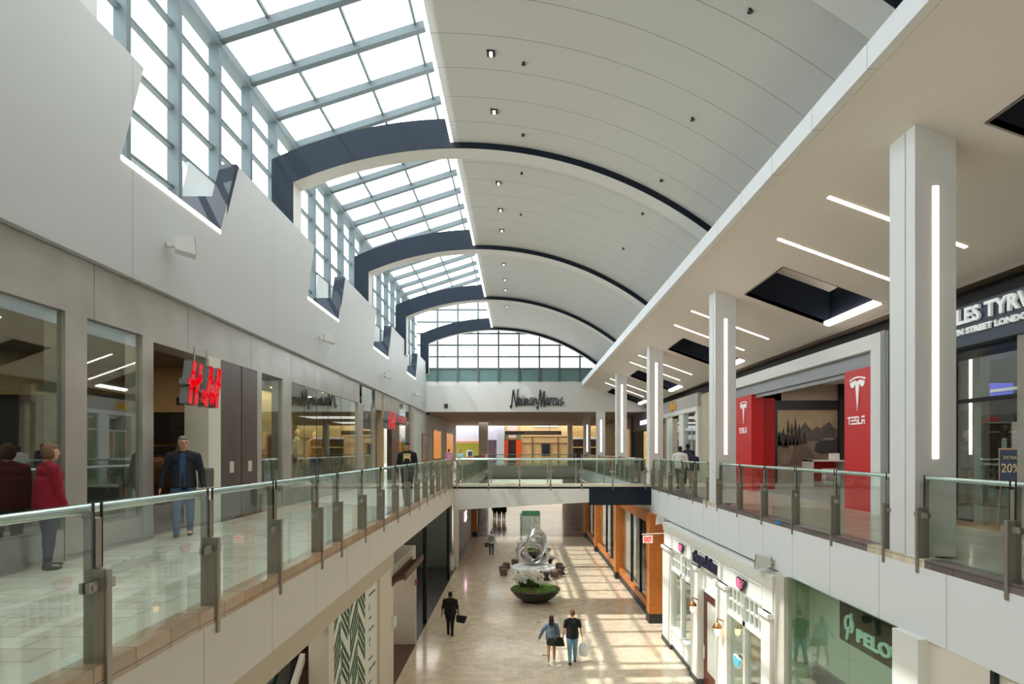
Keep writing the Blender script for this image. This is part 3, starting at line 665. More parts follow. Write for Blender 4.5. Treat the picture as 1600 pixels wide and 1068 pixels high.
# ================================================================== right shops, upper floor
TR = mat('navy_shop_sign', (38, 54, 72), .45); STONE = mat('stone_pier', (150, 144, 134), .55, noise=.1, nscale=3)
def bxo(name, x0, x1, y0, y1, z0, z1, m, par=None, label=None, **k):
    o = MB().box(x0, x1, y0, y1, z0, z1).build(name, m, par, **k)
    if label: o['label'] = label
    return o
tf = thing('tailor_shopfront', (8.9, 11, 0), 'navy and dark glass menswear shop front at the right edge', 'shop front')
bxo('sign_band', 8.8, 9.1, 4.5, 14.62, 3.6, 4.4, TR, tf, 'navy sign band'); bxo('soffit', 9.1, 10.6, 4.5, 14.9, 3.55, 3.62, TR, tf)
bxo('corner_pier', 8.8, 9.0, 14.25, 14.62, 0, 3.6, TR, tf, 'navy pier'); bxo('grey_pier', 8.82, 9.0, 14.63, 14.76, 0, 4.4, mat('pier_grey', (150, 152, 154), .5), tf)
bxo('stone_pier', 8.85, 9.35, 9.6, 10.9, 0, 3.6, STONE, tf, 'grey stone pier'); bxo('inner_pier', 9.6, 9.74, 12.7, 12.95, 0, 3.55, STONE, tf, 'grey inner pier')
for a, b in ((10.9, 12.7), (12.7, 14.35)): bxo('glass_pane', 9.5, 9.515, a, b, .1, 3.55, SHOPGL, tf)
bxo('transom', 9.45, 9.56, 10.9, 14.35, 2.55, 2.63, BLACK, tf); bxo('silver_transom', 9.44, 9.5, 10.9, 12.3, 2.7, 2.76, RAILM, tf)
o = thing('wall_lettering', (8.78, 12, 3.8), 'white serif style shop name and street name on the navy band', 'sign')
WL = mat('white_letters', (236, 238, 238), .4, emit=(255, 255, 255), estr=.15)
textmb('CHARLES TYRWHITT', .40, .05, frame((8.79, 13.45, 4.05), RIGHT), width=4.1, bold=.012).build('name_line', WL, o)
textmb('JERMYN STREET LONDON', .16, .04, frame((8.79, 12.83, 3.83), RIGHT), width=2.42, bold=.006).build('street_line', WL, o)
struct('wall_right_tailor', MB().box(13.6, 13.8, 4, 15, 0, 4.6).box(9.6, 13.6, 14.9, 15.1, 0, 4.6), mat('tailor_wall', (58, 56, 58), .6))
struct('floor_right_tailor', MB().box(9.1, 13.6, 4.5, 14.9, 0, .012), tile('oak_floor', (206, 160, 116), (184, 138, 96), (120, 86, 60), 1.2, .14, rough=.3, msize=.004))
area('shop_fill', (11.4, 12.0, 3.5), (1.5, 3), 45, (1, .85, .7))
obj('recessed_spotlight', MB().lathe([(.08, 0), (.08, .02)], (9.8, 11.9, 3.535), 14), MATS['warm_lamp'], 'warm recessed spotlight under the navy sign band', 'light')
for i, (x0, x1) in enumerate(((11.25, 11.95), (12.1, 12.8))):
    s = obj('wall_screen', MB().box(x0, x1, 14.82, 14.88, 2.82, 3.2), BLACK, ['left bright screen high inside the menswear shop', 'right bright screen high inside the menswear shop, nearer the picture edge'][i], 'screen')
    MB().box(x0+.03, x1-.03, 14.8, 14.82, 2.85, 3.17).build('picture', mat('screen_blue', (90, 80, 190), .4, emit=(90, 90, 220), estr=1.2, noise=.6, nscale=3), s)
sh = thing('shirt_shelf', (12.4, 14.6, 0), 'dark shelf unit with rows of folded shirts in the menswear shop', 'shelf')
bxo('case', 10.7, 12.6, 14.5, 14.85, 0, 2.5, BLACK, sh)
for i in range(10): bxo('shelf', 10.75, 12.55, 14.3, 14.5, .2+.22*i, .23+.22*i, STONE, sh)
es = thing('easel_sign', (9.28, 11.6, .0), 'navy framed easel sign reading 20 with pink board behind, right edge', 'sign')
F = frame((9.27, 11.86, .93), (.12, -1, 0))
plate([(0, 0), (.5, 0), (.5, .66), (0, .66)], F, -.03).build('frame', mat('wood_frame', (176, 140, 104), .5), es)
plate([(.03, .03), (.47, .03), (.47, .63), (.03, .63)], F, .006).build('board', mat('easel_navy', (46, 56, 78), .5), es)
F2 = F @ Matrix.Translation((0, 0, .008))
mb = textmb('20%', .24, .004, F2 @ Matrix.Translation((.07, .2, 0))); textmb('EXTRA', .09, .004, F2 @ Matrix.Translation((.12, .45, 0)), mb); mb.build('lettering', mat('gold_letters', (214, 190, 140), .4), es)
for s in (.05, .45):
    MB().tube([F @ Vector((s, .64, -.05)), F @ Vector((s*1.2-.08, -.91, .0))], .015, 6).build('leg', MATS['wood_frame'], es)
MB().tube([F @ Vector((.25, .64, -.05)), F @ Vector((.25, -.91, -.17))], .015, 6).build('leg', MATS['wood_frame'], es)

# the red car maker's shop
RW = mat('red_wall', (206, 28, 36), .45); GB = mat('grey_band', (148, 152, 156), .45)
ts = thing('red_shopfront', (8.9, 20, 0), 'red and white shop front with T shaped emblems on the right', 'shop front')
bxo('white_frame', 8.7, 9.0, 14.77, 26.2, 4.03, 4.4, mat('frame_white', (226, 228, 226), .5), ts, 'white top frame'); bxo('white_jamb', 8.7, 9.0, 14.77, 15.18, 0, 4.03, MATS['frame_white'], ts, 'white jamb')
bxo('grey_band', 8.86, 9.05, 15.18, 26.2, 3.65, 4.03, GB, ts, 'grey band'); bxo('lintel', 8.95, 9.05, 16.58, 23.2, 3.52, 3.65, GB, ts)
bxo('red_pillar', 8.8, 9.05, 15.18, 16.58, 0, 3.65, RW, ts, 'right red pillar'); bxo('red_pillar', 8.8, 9.25, 23.2, 26.2, 0, 3.65, RW, ts, 'left red pillar')
bxo('red_partition', 9.32, 10.1, 24.2, 24.4, 0, 3.6, RW, ts, 'red side wall inside the shop'); bxo('steel_edge', 9.25, 9.32, 23.9, 24.2, 0, 3.6, STEEL, ts)
struct('wall_right_red_shop', MB().box(12.0-.2, 16, 28.55, 28.8, 0, .95).box(9.0, 16, 15.1, 15.3, 0, 4.5).box(9.5, 12.2, 28.5, 28.8, 0, 4.6), mat('shop_taupe', (168, 156, 144), .7))
struct('wall_right_red_shop_upper', MB().box(9.5, 16, 28.45, 28.5, 3.42, 3.85).box(9.5, 12.0, 28.45, 28.5, 0, 3.42).box(14.82, 16, 28.3, 28.5, 0, 4.6), mat('charcoal_wall', (34, 34, 38), .6))
struct('wall_right_red_shop_top', MB().box(9, 16, 28.5, 28.8, 3.8, 4.6), MATS['shop_taupe'])
struct('floor_right_red_shop', MB().box(9.05, 16, 15.3, 28.5, 0, .012), mat('grey_shop_floor', (150, 150, 148), .3))
def tesla(o, right, w_, mb):
    F = frame(o, right)
    top = [(-.5+i*.1, .30+.09*(1-((-.5+i*.1)/.5)**2)) for i in range(11)]
    plate([(x*w_, (y+.08)*w_) for x, y in top] + [(x*w_*.94, (y+.03)*w_) for x, y in reversed(top)], F, .02, mb)
    body = [(-.46, .27), (-.3, .325), (-.13, .345), (0, .29), (.13, .345), (.3, .325), (.46, .27), (.38, .12), (.24, .11), (.16, .20), (.11, .20), (0, -.70), (-.11, .20), (-.16, .20), (-.24, .11), (-.38, .12)]
    # drawn as convex pieces so that it triangulates cleanly
    L = [(-.46, .27), (-.3, .325), (-.13, .345), (-.11, .20), (-.16, .20), (-.24, .11), (-.38, .12)]
    plate([(x*w_, y*w_) for x, y in L], F, .02, mb); plate([(-x*w_, y*w_) for x, y in L[::-1]], F, .02, mb)
    plate([(-.13*w_, .345*w_), (0, .29*w_), (.13*w_, .345*w_), (.11*w_, .2*w_), (0, -.70*w_), (-.11*w_, .2*w_)], F, .02, mb)
def tword(o, right, w_, mb):
    F = frame(o, right); h = w_*.24; t = h*.2; p = w_/5.3
    def q(i, x0, x1, y0, y1): plate([(i*p+x0*p*.82, y0*h), (i*p+x1*p*.82, y0*h), (i*p+x1*p*.82, y1*h), (i*p+x0*p*.82, y1*h)], F, .02, mb)
    q(0, 0, 1, .8, 1); q(0, .4, .6, 0, .8)
    for y in (0, .4, .8): q(1, 0, 1, y, y+.2); q(2, 0, 1, y, y+.2)
    q(2, 0, .2, .6, .8); q(2, .8, 1, .2, .4)
    q(3, 0, .2, 0, 1); q(3, .2, 1, 0, .2)
    q(4, 0, 1, .8, 1); q(4, 0, .2, 0, .6); q(4, .8, 1, 0, .6); q(4, .2, .8, .35, .55)
def emb(ye, yl, w_, zt, zw, label):
    mb = MB(); tesla((8.795, ye, zt), RIGHT, w_, mb); tword((8.795, yl, zw), RIGHT, w_*1.15, mb)
    return obj('wall_emblem', mb, WL, label, 'sign', 'white T emblems with lettering')
emb(15.92, 16.38, .76, 3.10, 2.22, 'large white T emblem and lettering on the right red pillar')
emb(23.98, 24.44, .76, 3.10, 2.22, 'smaller looking white T emblem and lettering on the left red pillar')
# the mural
mu = obj('wall_mural', MB().box(12.0, 14.8, 28.49, 28.53, .9, 3.42), mat('mural_sky', (150, 136, 112), .6, noise=.22, nscale=1.2), 'large sepia photo mural of pine trees, mountains, a snowy road and a car', 'picture')
def mp(pts, m, name, d=.0): 
    F = frame((12.0, 28.485-d, .9), FRONT); plate([(x*2.8, y*2.52) for x, y in pts], F, .004).build(name, m, mu)
mp([(0, .60), (.12, .56), (.25, .52), (.4, .68), (.46, .78), (.52, .68), (.58, .62), (.66, .7), (.72, .66), (.78, .72), (.86, .78), (.93, .68), (1, .64), (1, .4), (0, .4)], mat('mural_mountain', (84, 80, 76), .6, noise=.35, nscale=4), 'mountains')
mp([(0, .42), (.3, .46), (.5, .43), (1, .40), (1, 0), (0, 0)], mat('mural_snow', (118, 104, 92), .6, noise=.25, nscale=2.5), 'snow_ground', .006)
mp([(.3, .43), (.42, .44), (.72, .0), (.2, .0)], mat('mural_road', (98, 86, 78), .6, noise=.2, nscale=8), 'road', .012)
for i, (tx, th, tb) in enumerate([(.04, .30, .32), (.1, .34, .34), (.18, .5, .34), (.24, .42, .36), (.3, .54, .34), (.36, .4, .36), (.45, .24, .38), (.02, .2, .36), (.14, .26, .3)]):
    mp([(tx-.05, tb), (tx-.015, tb+th*.5), (tx-.03, tb+th*.5), (tx, tb+th), (tx+.03, tb+th*.5), (tx+.015, tb+th*.5), (tx+.05, tb)], mat('mural_tree', (44, 42, 42), .7), 'pine', .018)
mp([(.62, .24), (.63, .38), (.72, .44), (.8, .5), (.94, .5), (1, .46), (1, .24), (.9, .2), (.7, .2)], mat('mural_car', (58, 56, 58), .5), 'car', .024)
mp([(.72, .44), (.8, .49), (.92, .49), (.96, .45)], mat('mural_car_glass', (128, 120, 112), .4), 'car_window', .03)
dk = thing('white_desk', (13.1, 26.4, .012), 'white desk with red inside standing before the mural', 'desk')
bxo('side_panel', 13.85, 14.0, 26.0, 26.9, .012, 1.13, WHITE, dk); bxo('side_panel', 12.42, 12.5, 26.0, 26.9, .012, 1.13, WHITE, dk); bxo('top', 12.42, 14.0, 26.0, 26.9, 1.07, 1.13, WHITE, dk); bxo('modesty_panel', 12.5, 13.85, 26.85, 26.9, .2, 1.07, RW, dk, 'red back panel')
st = thing('white_stool', (13.1, 25.9, .012), 'white stool with thin legs in front of the white desk', 'stool')
MB().box(12.85, 13.35, 25.75, 26.0, .72, .78).build('seat', WHITE, st)
for x in (12.88, 13.32):
    for y in (25.77, 25.97): MB().tube([(x, y, .75), (x+(.04 if x > 13 else -.04), y, .02)], .014, 6).build('leg', WHITE, st)
obj('monitor', MB().box(13.35, 13.8, 26.4, 26.45, 1.13, 1.42), mat('monitor_white', (220, 220, 220), .4), 'pale monitor on the white desk', 'screen')
for i, (px, py) in enumerate([(1214, 616), (1232, 611), (1252, 606), (1293, 595)]):
    X = 9.5+i*.2; y = 17.4+1.7*(3-i)
    obj('recessed_spotlight', MB().lathe([(.07, 0), (.07, .02)], (X, y, 4.57), 12), MATS['warm_lamp'], ['first', 'second', 'third', 'fourth'][i]+' spotlight inside the red shop counted from the left', 'light', 'spotlights inside the red shop')
area('shop_fill', (12.5, 25.5, 4.3), (3, 3), 110, (1, .88, .75)); area('shop_fill', (11.8, 19, 4.3), (2, 3), 80, (1, .88, .78))
area('shop_fill', (10.2, 34.5, 4.2), (1.2, 5), 90, (1, .92, .82))

# pale boutique beyond the second column and dark shop under the end wall
FW = MATS['frame_white']
bt = thing('pale_boutique_front', (9, 34, 0), 'pale grey and white boutique front right of the third column', 'shop front')
bxo('sign_band', 8.85, 9.1, 30.3, 39, 3.72, 4.4, mat('pale_concrete', (176, 176, 172), .6, noise=.08), bt, 'pale concrete sign band'); bxo('white_lintel', 8.8, 9.1, 30.3, 39, 3.5, 3.72, FW, bt)
for a, b in ((30.3, 30.7), (33.0, 33.9), (36.3, 36.6)): bxo('pier', 8.85, 9.1, a, b, 0, 3.5, FW, bt, 'white pier')
bxo('side_wall', 9.1, 10.6, 38.0, 38.2, 0, 3.5, mat('pale_stone_wall', (160, 156, 150), .6, noise=.12, nscale=2), bt)
for a, b, x in ((30.7, 33.0, 8.98), (34.0, 36.3, 9.4)):
    bxo('glass_pane', x, x+.012, a, b, .05, 3.5, SHOPGL, bt); bxo('glazing_bar', x-.03, x+.05, a, b, 2.62, 2.7, FW, bt); bxo('glazing_bar', x-.03, x+.05, a+1.1, a+1.17, 0, 2.62, FW, bt)
struct('wall_right_boutique', MB().box(11.6, 11.8, 29, 44, 0, 4.6), mat('boutique_cream', (206, 196, 176), .7))
struct('wall_right_stone', MB().box(9.0, 9.25, 28.8, 30.3, 0, 4.3), mat('travertine', (186, 178, 156), .6, noise=.12, nscale=3))
mb = MB(); F = frame((8.78, 35.55, 3.84), RIGHT)
for i, (h0, h1) in enumerate([(0, .3), (-.1, .46), (0, .3), (0, .5), (0, .3), (0, .3), (0, .3), (-.1, .5), (0, .3)]): plate([(i*.14, h0), (i*.14+.07, h0), (i*.14+.07, h1), (i*.14, h1)], F, .05, mb)
for i in (0, 2, 4, 6): plate([(i*.14, .1), (i*.14+.2, .1), (i*.14+.2, .17), (i*.14, .17)], F, .05, mb)
obj('wall_lettering', mb, mat('gold_sign', (190, 150, 60), .3, .6, emit=(220, 170, 60), estr=.3), 'small golden shop name on the pale concrete band', 'sign')
def exit_sign(o, right, label, w_=.42, h=.26, arm=True):
    r = thing('exit_sign', o, label, 'sign')
    F = frame((0, 0, 0), right)
    plate([(0, 0), (w_, 0), (w_, h), (0, h)], F, -.06).build('panel', mat('exit_panel', (240, 214, 208), .4, emit=(255, 225, 215), estr=.35), r, world=False)
    textmb('EXIT', h*.92, .01, F @ Matrix.Translation((w_*.09, h*.18, 0)), width=w_*.82, bold=.01).build('lettering', mat('exit_red', (226, 30, 24), .4, emit=(255, 30, 20), estr=1.2), r, world=False)
    if arm: MB().tube([F @ Vector((-.05, h+.05, -.03)), F @ Vector((w_+.5, h+.09, -.03))], .02, 6).build('arm', WHITE, r, world=False)
    return r
x, y, z = PY(1087, 656, 31.2); exit_sign((x-.05, y, z), FRONT, 'red exit sign projecting in front of the pale boutique', .42, .3)
x, y, z = PY(1005, 848, 23.25); exit_sign((x, y, z), FRONT, 'red exit sign on an arm beside the orange timber shop front below', .36, .28)
dk2 = thing('dark_shopfront', (9.2, 43, 0), 'black shop front with a glowing violet sign near the end wall at right', 'shop front')
bxo('sign_band', 9.1, 9.3, 41.2, 49, 3.0, 4.3, mat('taupe_sign_band', (96, 90, 84), .6), dk2); bxo('black_front', 9.15, 9.3, 41.2, 49, 0, 3.0, BLACK, dk2); bxo('bronze_pier', 9.0, 9.3, 49, 49.6, 0, 4.3, mat('bronze_pier', (92, 76, 62), .5), dk2)
bxo('lit_window', 9.1, 9.15, 43.4, 44.6, .3, 2.9, mat('lit_gold', (200, 170, 100), .5, emit=(230, 190, 110), estr=.5, noise=.4, nscale=3), dk2)
mb = textmb('NESPRESSO', .42, .04, frame((9.08, 45.7, 3.42), RIGHT), width=2.6, bold=.01); obj('wall_lettering', mb, mat('violet_glow', (210, 200, 255), .4, emit=(200, 195, 255), estr=2.5), 'glowing violet letters on the dark shop front', 'sign')
tw = thing('tan_shopfront', (9.3, 54, 0), 'tan shop front with a tall window under the end soffit at right', 'shop front')
bxo('wall_panel', 9.3, 9.5, 49.6, 66, 0, 4.3, mat('tan_wall', (168, 146, 118), .6, noise=.08), tw); bxo('window', 9.24, 9.3, 51.2, 57.5, .1, 3.3, mat('tan_window', (206, 160, 104), .4, emit=(230, 180, 120), estr=.35, noise=.5, nscale=1.2), tw)

# ================================================================== far building beyond the second opening (upper floor)
FY = 75.0
def fx(px, Y=FY): return (px-810)*Y/960
def fz(py, Y=FY): return EYE+(703-py)*Y/960
LAV = mat('lavender_wall', (196, 196, 208), .6); TAN = mat('tan_facade', (218, 182, 128), .55, noise=.05, nscale=1)
struct('wall_far_left', MB().box(fx(600), fx(748), FY, FY+.3, fz(690), 9).box(fx(748), fx(776), FY, FY+.3, fz(687), 9).box(fx(776), fx(788), FY-.4, FY+.3, 0, 9), LAV)
struct('wall_far_green', MB().box(fx(600), fx(765), FY+1.6, FY+1.8, 0, 4), mat('olive_wall', (140, 136, 30), .6, noise=.1))
gb = thing('tan_building_front', (fx(850), FY, 0), 'tan panelled building front with orange doors seen far beyond the bridge', 'building')
bxo('facade_wall', fx(786), fx(1010), FY-.1, FY+.3, 0, 9, TAN, gb)
for px in (832, 872): bxo('dark_joint', fx(px)-.07, fx(px)+.07, FY-.16, FY-.1, 0, fz(682), mat('brown_joint', (110, 84, 56), .6), gb)
for py in (682, 692): bxo('ledge_line', fx(816), fx(888), FY-.15, FY-.1, fz(py)-.03, fz(py)+.03, MATS['brown_joint'], gb)
for a, b in ((787, 794), (806.5, 814)):
    bxo('orange_door', fx(a), fx(b), FY-.25, FY-.1, 0, fz(688), mat('orange_door', (236, 84, 22), .5), gb, 'orange door panel'); bxo('green_fanlight', fx(a), fx(b), FY-.2, FY-.1, fz(686), fz(679), mat('green_fan', (110, 124, 96), .5), gb)
bxo('dark_entry', fx(794), fx(806.5), FY-.2, FY-.1, 0, fz(687), mat('dark_entry', (58, 34, 32), .5, noise=.4, nscale=2), gb); bxo('pink_panel', fx(793), fx(807), FY-.2, FY-.1, fz(684), fz(663), mat('pale_pink', (226, 190, 180), .5), gb)
w_ = bxo('window', fx(846), fx(859.5), FY-.22, FY-.1, fz(712), fz(693), mat('dark_frame', (70, 62, 56), .5), gb); bxo('pane', fx(848), fx(857.5), FY-.24, FY-.22, fz(710), fz(695), mat('dark_pane', (40, 48, 54), .2), w_)
bxo('pale_window', fx(833), fx(872), FY-.18, FY-.1, fz(667), fz(655), mat('pale_green_pane', (200, 220, 200), .3), gb)
lt = tile('gold_lattice', (226, 190, 120), (206, 170, 100), (150, 120, 74), .25, .25, rough=.5, msize=.03, plane='XZ')
bxo('lattice_panel', fx(895), fx(1000), FY-.2, FY-.1, fz(684), 8, lt, gb); bxo('dark_shop', fx(895), fx(945), FY-.3, FY-.1, 0, fz(684), mat('dark_goods', (52, 40, 32), .5, noise=.8, nscale=2.5), gb)
bxo('shop_shelf', fx(895), fx(945), FY-.4, FY-.3, fz(699), fz(698), mat('lit_gold', (0, 0, 0)), gb); bxo('pale_lintel', fx(895), fx(945), FY-.36, FY-.1, fz(686), fz(683), WHITE, gb)
sb = obj('hanging_banner', MB().box(fx(789, 66), fx(877, 66), 65.9, 66.1, fz(679, 66), fz(673, 66)), mat('banner_dark', (84, 78, 70), .5), 'long dark directory banner hanging across the far opening', 'sign')
mb = MB()
for i in range(16): x = fx(820+3.4*i, 65.9); mb.box(x, x+.12, 65.86, 65.9, fz(677.4, 66), fz(674.8, 66))
mb.build('lettering', mat('banner_letter', (190, 176, 150), .5), sb)
for px in (812, 859): MB().box(fx(px, 66)-.02, fx(px, 66)+.02, 65.98, 66.02, fz(673, 66), 4.34).build('hanger', DARKH, sb)
for i, (a, b, y) in enumerate(((748, 762, 60.5), (887.5, 894.5, 62))):
    c_ = obj('round_edged_column', MB().box(fx(a, y), fx(b, y), y, y+.8, 0, 4.34), mat('far_column', (200, 198, 190), .6), ['pale square column left of the lavender wall beyond the bridge', 'slim grey column in front of the tan building'][i], 'column', 'far columns')
ds = thing('dark_shop_window', (fx(769), FY, 0), 'dark shop window with goods below the lavender wall', 'window')
bxo('frame', fx(762), fx(776), FY-.1, FY+.2, 0, fz(687), mat('mauve_dark', (86, 70, 78), .5, noise=.6, nscale=1.6), ds)
gf = thing('kiosk_frame', (fx(734), 70, 0), 'pale framed display stand before the olive room', 'display')
bxo('frame', fx(729, 70), fx(739.5, 70), 69.9, 70.1, .0, fz(703, 70), FW, gf); bxo('picture', fx(731, 70), fx(737.5, 70), 69.85, 69.9, .4, fz(705, 70), mat('dark_picture', (60, 76, 88), .5, noise=.5, nscale=3), gf)
bxo_h = obj('shop_header', MB().box(fx(703), fx(748), FY-.3, FY+.2, fz(692), fz(689)), mat('copper_header', (190, 130, 100), .5), 'copper coloured lintel above the olive room', 'lintel')

# ================================================================== lower level, left
LX = -3.75
BEI = mat('beige_wall', (200, 190, 172), .65)
struct('wall_left_lower_band', MB().box(LX-.2, LX, Y0, 18.5, -1.92, -.85).box(LX-.2, LX, 18.5, 58, -1.2, -.85), BEI)
struct('wall_left_lower_pier', MB().box(LX-.4, LX, 16.65, 18.45, LZ, -1.92).box(LX-.4, LX, 12.15, 12.5, LZ, -1.92).box(LX-.4, LX, Y0, 8.8, LZ, -1.92), mat('ivory_pier', (222, 214, 200), .6))
GRN = mat('poster_green', (46, 92, 62), .6)
po = obj('chevron_poster', MB().box(LX-.15, LX-.08, 12.5, 16.65, LZ, -1.95), mat('poster_white', (232, 234, 228), .5), 'white hoarding with dark green chevron stripes on the lower left', 'poster')
mb = MB(); F = frame((LX-.08, 12.55, LZ), LEFT)
cw, st_ = .70, .205
def clipq(P, z0, z1):
    # clip a convex polygon to z0..z1
    for lim, sg in ((z0, 1), (z1, -1)):
        out = []
        for i in range(len(P)):
            a, b = P[i], P[(i+1) % len(P)]; ia, ib = (a[1]-lim)*sg >= 0, (b[1]-lim)*sg >= 0
            if ia: out.append(a)
            if ia != ib: t = (lim-a[1])/(b[1]-a[1]); out.append((a[0]+(b[0]-a[0])*t, lim))
        P = out
        if len(P) < 3: return None
    return P
for c_ in range(4):
    s_ = 1 if c_ % 2 == 0 else -1
    for r_ in range(-6, 22):
        if (r_+c_*2) % 5 == 4: continue
        a, b = c_*cw+.03+(.16 if r_ % 5 == 3 and s_ > 0 else 0), (c_+1)*cw-.03-(.16 if r_ % 5 == 3 and s_ < 0 else 0)
        z0 = r_*st_ + (0 if s_ > 0 else cw*.95)
        za, zb = z0+s_*(a-c_*cw)*.95, z0+s_*(b-c_*cw)*.95
        P = clipq([(a, za), (b, zb), (b, zb+.135), (a, za+.135)], .02, 3.56)
        if P: plate(P, F, .006, mb)
    for r_ in range(5):
        x = c_*cw+(.03 if r_ % 2 else cw-.12); z = .1+r_*.72+c_*.13; plate([(x, z), (x+.09, z), (x+.09, z+.42), (x, z+.42)], F, .0055, mb)
gp = mb.build('green_pattern', GRN, po); gp['label'] = 'green chevron pattern'
mb = MB(); F3 = frame((LX-.078, 15.62, LZ), LEFT)
for z, t_, sz in ((3.35, 'Saks Fifth Avenue', .10), (3.0, 'G', .22), (2.75, 'Chanel', .09), (2.45, 'Tory Burch', .10), (2.05, 'Y', .34), (1.7, 'Burberry', .10), (1.42, 'John Hardy', .14), (1.1, 'Gucci', .10), (.8, 'Cartier', .12), (.5, 'Prada', .10)):
    textmb(t_, sz, .004, F3 @ Matrix.Translation((.1, z, 0)), mb, width=min(.72, sz*len(t_)*.55), shear=.2 if t_ in ('John Hardy', 'Cartier') else 0)
mb.build('name_list', mat('poster_letter', (70, 72, 70), .6), po)
gw = thing('leaf_hoarding', (-5.2, 10.5, LZ), 'dark green and pale leaf patterned hoarding in the lower left recess', 'poster')
bxo('board', -5.3, -5.2, 8.0, 14, LZ, -1.0, mat('leaf_pale', (186, 192, 190), .6), gw)
mb = MB(); F = frame((-5.2, 8.0, LZ), LEFT)
for i in range(40):
    x, z = .2+(i % 8)*.75, .1+(i//8)*.85+(.42 if i % 2 else 0); a_ = .42
    plate([(x, z), (x+.45, z+.25), (x+.45+a_*.5, z+.25+.34), (x+a_*.5, z+.34)] if i % 3 else [(x, z), (x+.8, z+.5), (x+.95, z+.75), (x+.1, z+.3)], F, .008, mb)
mb.build('leaf_pattern', GRN, gw)
obj('slanted_rail', MB().hexa([(-4.3, 9.5, -4.6), (-4.2, 9.5, -4.6), (-4.2, 12.1, -2.6), (-4.3, 12.1, -2.6), (-4.3, 9.5, -4.45), (-4.2, 9.5, -4.45), (-4.2, 12.1, -2.45), (-4.3, 12.1, -2.45)]), mat('pale_beam', (206, 200, 188), .5), 'slanting pale handrail beam in the lower left recess', 'rail')
struct('wall_left_lower_recess', MB().box(-8, -5.4, 12.5, 12.7, LZ, -.85).box(-9, -8.8, Y0, 24, LZ, -.85), mat('recess_grey', (130, 128, 122), .6))
# shop with the brown slatted canopy
struct('wall_left_lower_portal', MB().box(LX-.95, LX, 22.45, 22.6, LZ, -1.91).box(LX-1.6, LX, 18.5, 22.6, -2.5, -1.91).box(LX-1.75, LX-1.6, 18.5, 22.6, LZ, -1.91), mat('portal_cream', (206, 200, 188), .6))
struct('floor_lower_brown', MB().box(LX-1.6, LX, 18.45, 22.45, LZ, LZ+.012), mat('brown_floor', (84, 62, 50), .3, noise=.1))
aw = thing('slatted_canopy', (-3.6, 19.8, -2.4), 'brown slatted timber canopy over the lower left shop', 'canopy')
for i in range(16): MB().hexa([(LX+.01, 18.3+i*.21, -2.42), (LX+.36, 18.3+i*.21, -2.28), (LX+.36, 18.36+i*.21, -2.28), (LX+.01, 18.36+i*.21, -2.42), (LX+.01, 18.3+i*.21, -2.3), (LX+.36, 18.3+i*.21, -2.16), (LX+.36, 18.36+i*.21, -2.16), (LX+.01, 18.36+i*.21, -2.3)]).build('slat', mat('canopy_brown', (104, 76, 60), .6), aw)
bxo('edge_board', LX+.36, LX+.40, 18.2, 21.7, -2.32, -2.12, MATS['canopy_brown'], aw); bxo('fixing_board', LX, LX+.012, 18.2, 21.7, -2.5, -2.2, MATS['canopy_brown'], aw)
for i in range(12): bxo('hanging_slat', LX-.35, LX-.30, 18.55, 18.9, -4.3+i*.15, -4.22+i*.15, MATS['canopy_brown'], aw)
obj('fire_alarm', MB().box(LX+.0, LX+.06, 22.3, 22.45, -3.35, -3.15), mat('alarm_red', (170, 40, 36), .4), 'small red fire alarm on the edge of the white portal', 'alarm')
obj('wall_box', MB().box(LX+.0, LX+.1, 18.1, 18.4, -3.7, -3.4), FW, 'small white box fixed to the ivory pier on the lower left', 'box')
# dark open front
struct('wall_left_lower_dark', MB().box(-6.4, -6.2, 22.6, 30, LZ, -.85).box(-7.4, -7.2, 30, 37.4, LZ, -.85).box(-7.2, LX-.3, 37.2, 37.4, LZ, -.85), mat('dark_olive_wall', (98, 104, 92), .6, noise=.15))
struct('wall_left_lower_green', MB().box(-6.2, -6.15, 22.6, 28, LZ, -1.4), mat('mid_green', (92, 112, 66), .6))
struct('floor_lower_dark', MB().box(-7.2, LX-.02, 22.6, 37.2, LZ, LZ+.012), mat('charcoal_floor', (46, 44, 44), .4, noise=.15))
for i, y in enumerate((25.2, 33.6)): obj('black_post', MB().box(LX-.18, LX-.03, y, y+.15, LZ, -.85), BLACK, ['nearer slim black post on the lower left shop edge', 'farther slim black post on the lower left shop edge'][i], 'post', 'black posts of the dark shop')
struct('wall_left_lower_white_pier', MB().box(LX-.15, LX+.12, 37.2, 37.5, LZ, -.85), MATS['ivory_pier'])
struct('wall_left_lower_far', MB().box(LX-.2, LX-.02, 37.5, 50.5, LZ, -.85), mat('charcoal_panel', (92, 90, 84), .4, .1))
struct('wall_left_lower_end', MB().box(LX-.2, LX, 58, 77, LZ, -1.2), mat('end_grey', (120, 116, 110), .6))
bn = thing('litter_bin', (-4.0, 36.4, LZ), 'silver cylindrical litter bin by the white pier on the lower left', 'bin')
MB().lathe([(.0, 0), (.19, 0), (.2, .05), (.2, .82)], (-4.0, 36.4, LZ+.012), 20).build('body', RAILM, bn); MB().lathe([(.2, .82), (.2, .95), (.12, 1.0), (0, 1.0)], (-4.0, 36.4, LZ+.012), 20).build('lid', STEEL, bn)
mb = strokes([[(0, 1.2), (.1, 0)], [(.1, 1.2), (.5, 1.2), (.4, .7), (.1, .65)], [(.1, .65), (.5, .5), (.35, 0), (0, .05)], [(.7, .0), (.6, .4), (.9, .5), (.8, .1), (.6, .1)], [(1.0, .5), (1.1, 0), (1.5, 1.3)], [(1.3, .5), (1.5, .0), (1.8, .6)]],
             frame((LX-.0, 43.0, -3.45), LEFT), .55, .03, flip=False)
obj('neon_sign', mb, mat('neon_pink', (255, 220, 235), .4, emit=(255, 200, 225), estr=5), 'pink white neon script on the dark far left wall', 'sign')
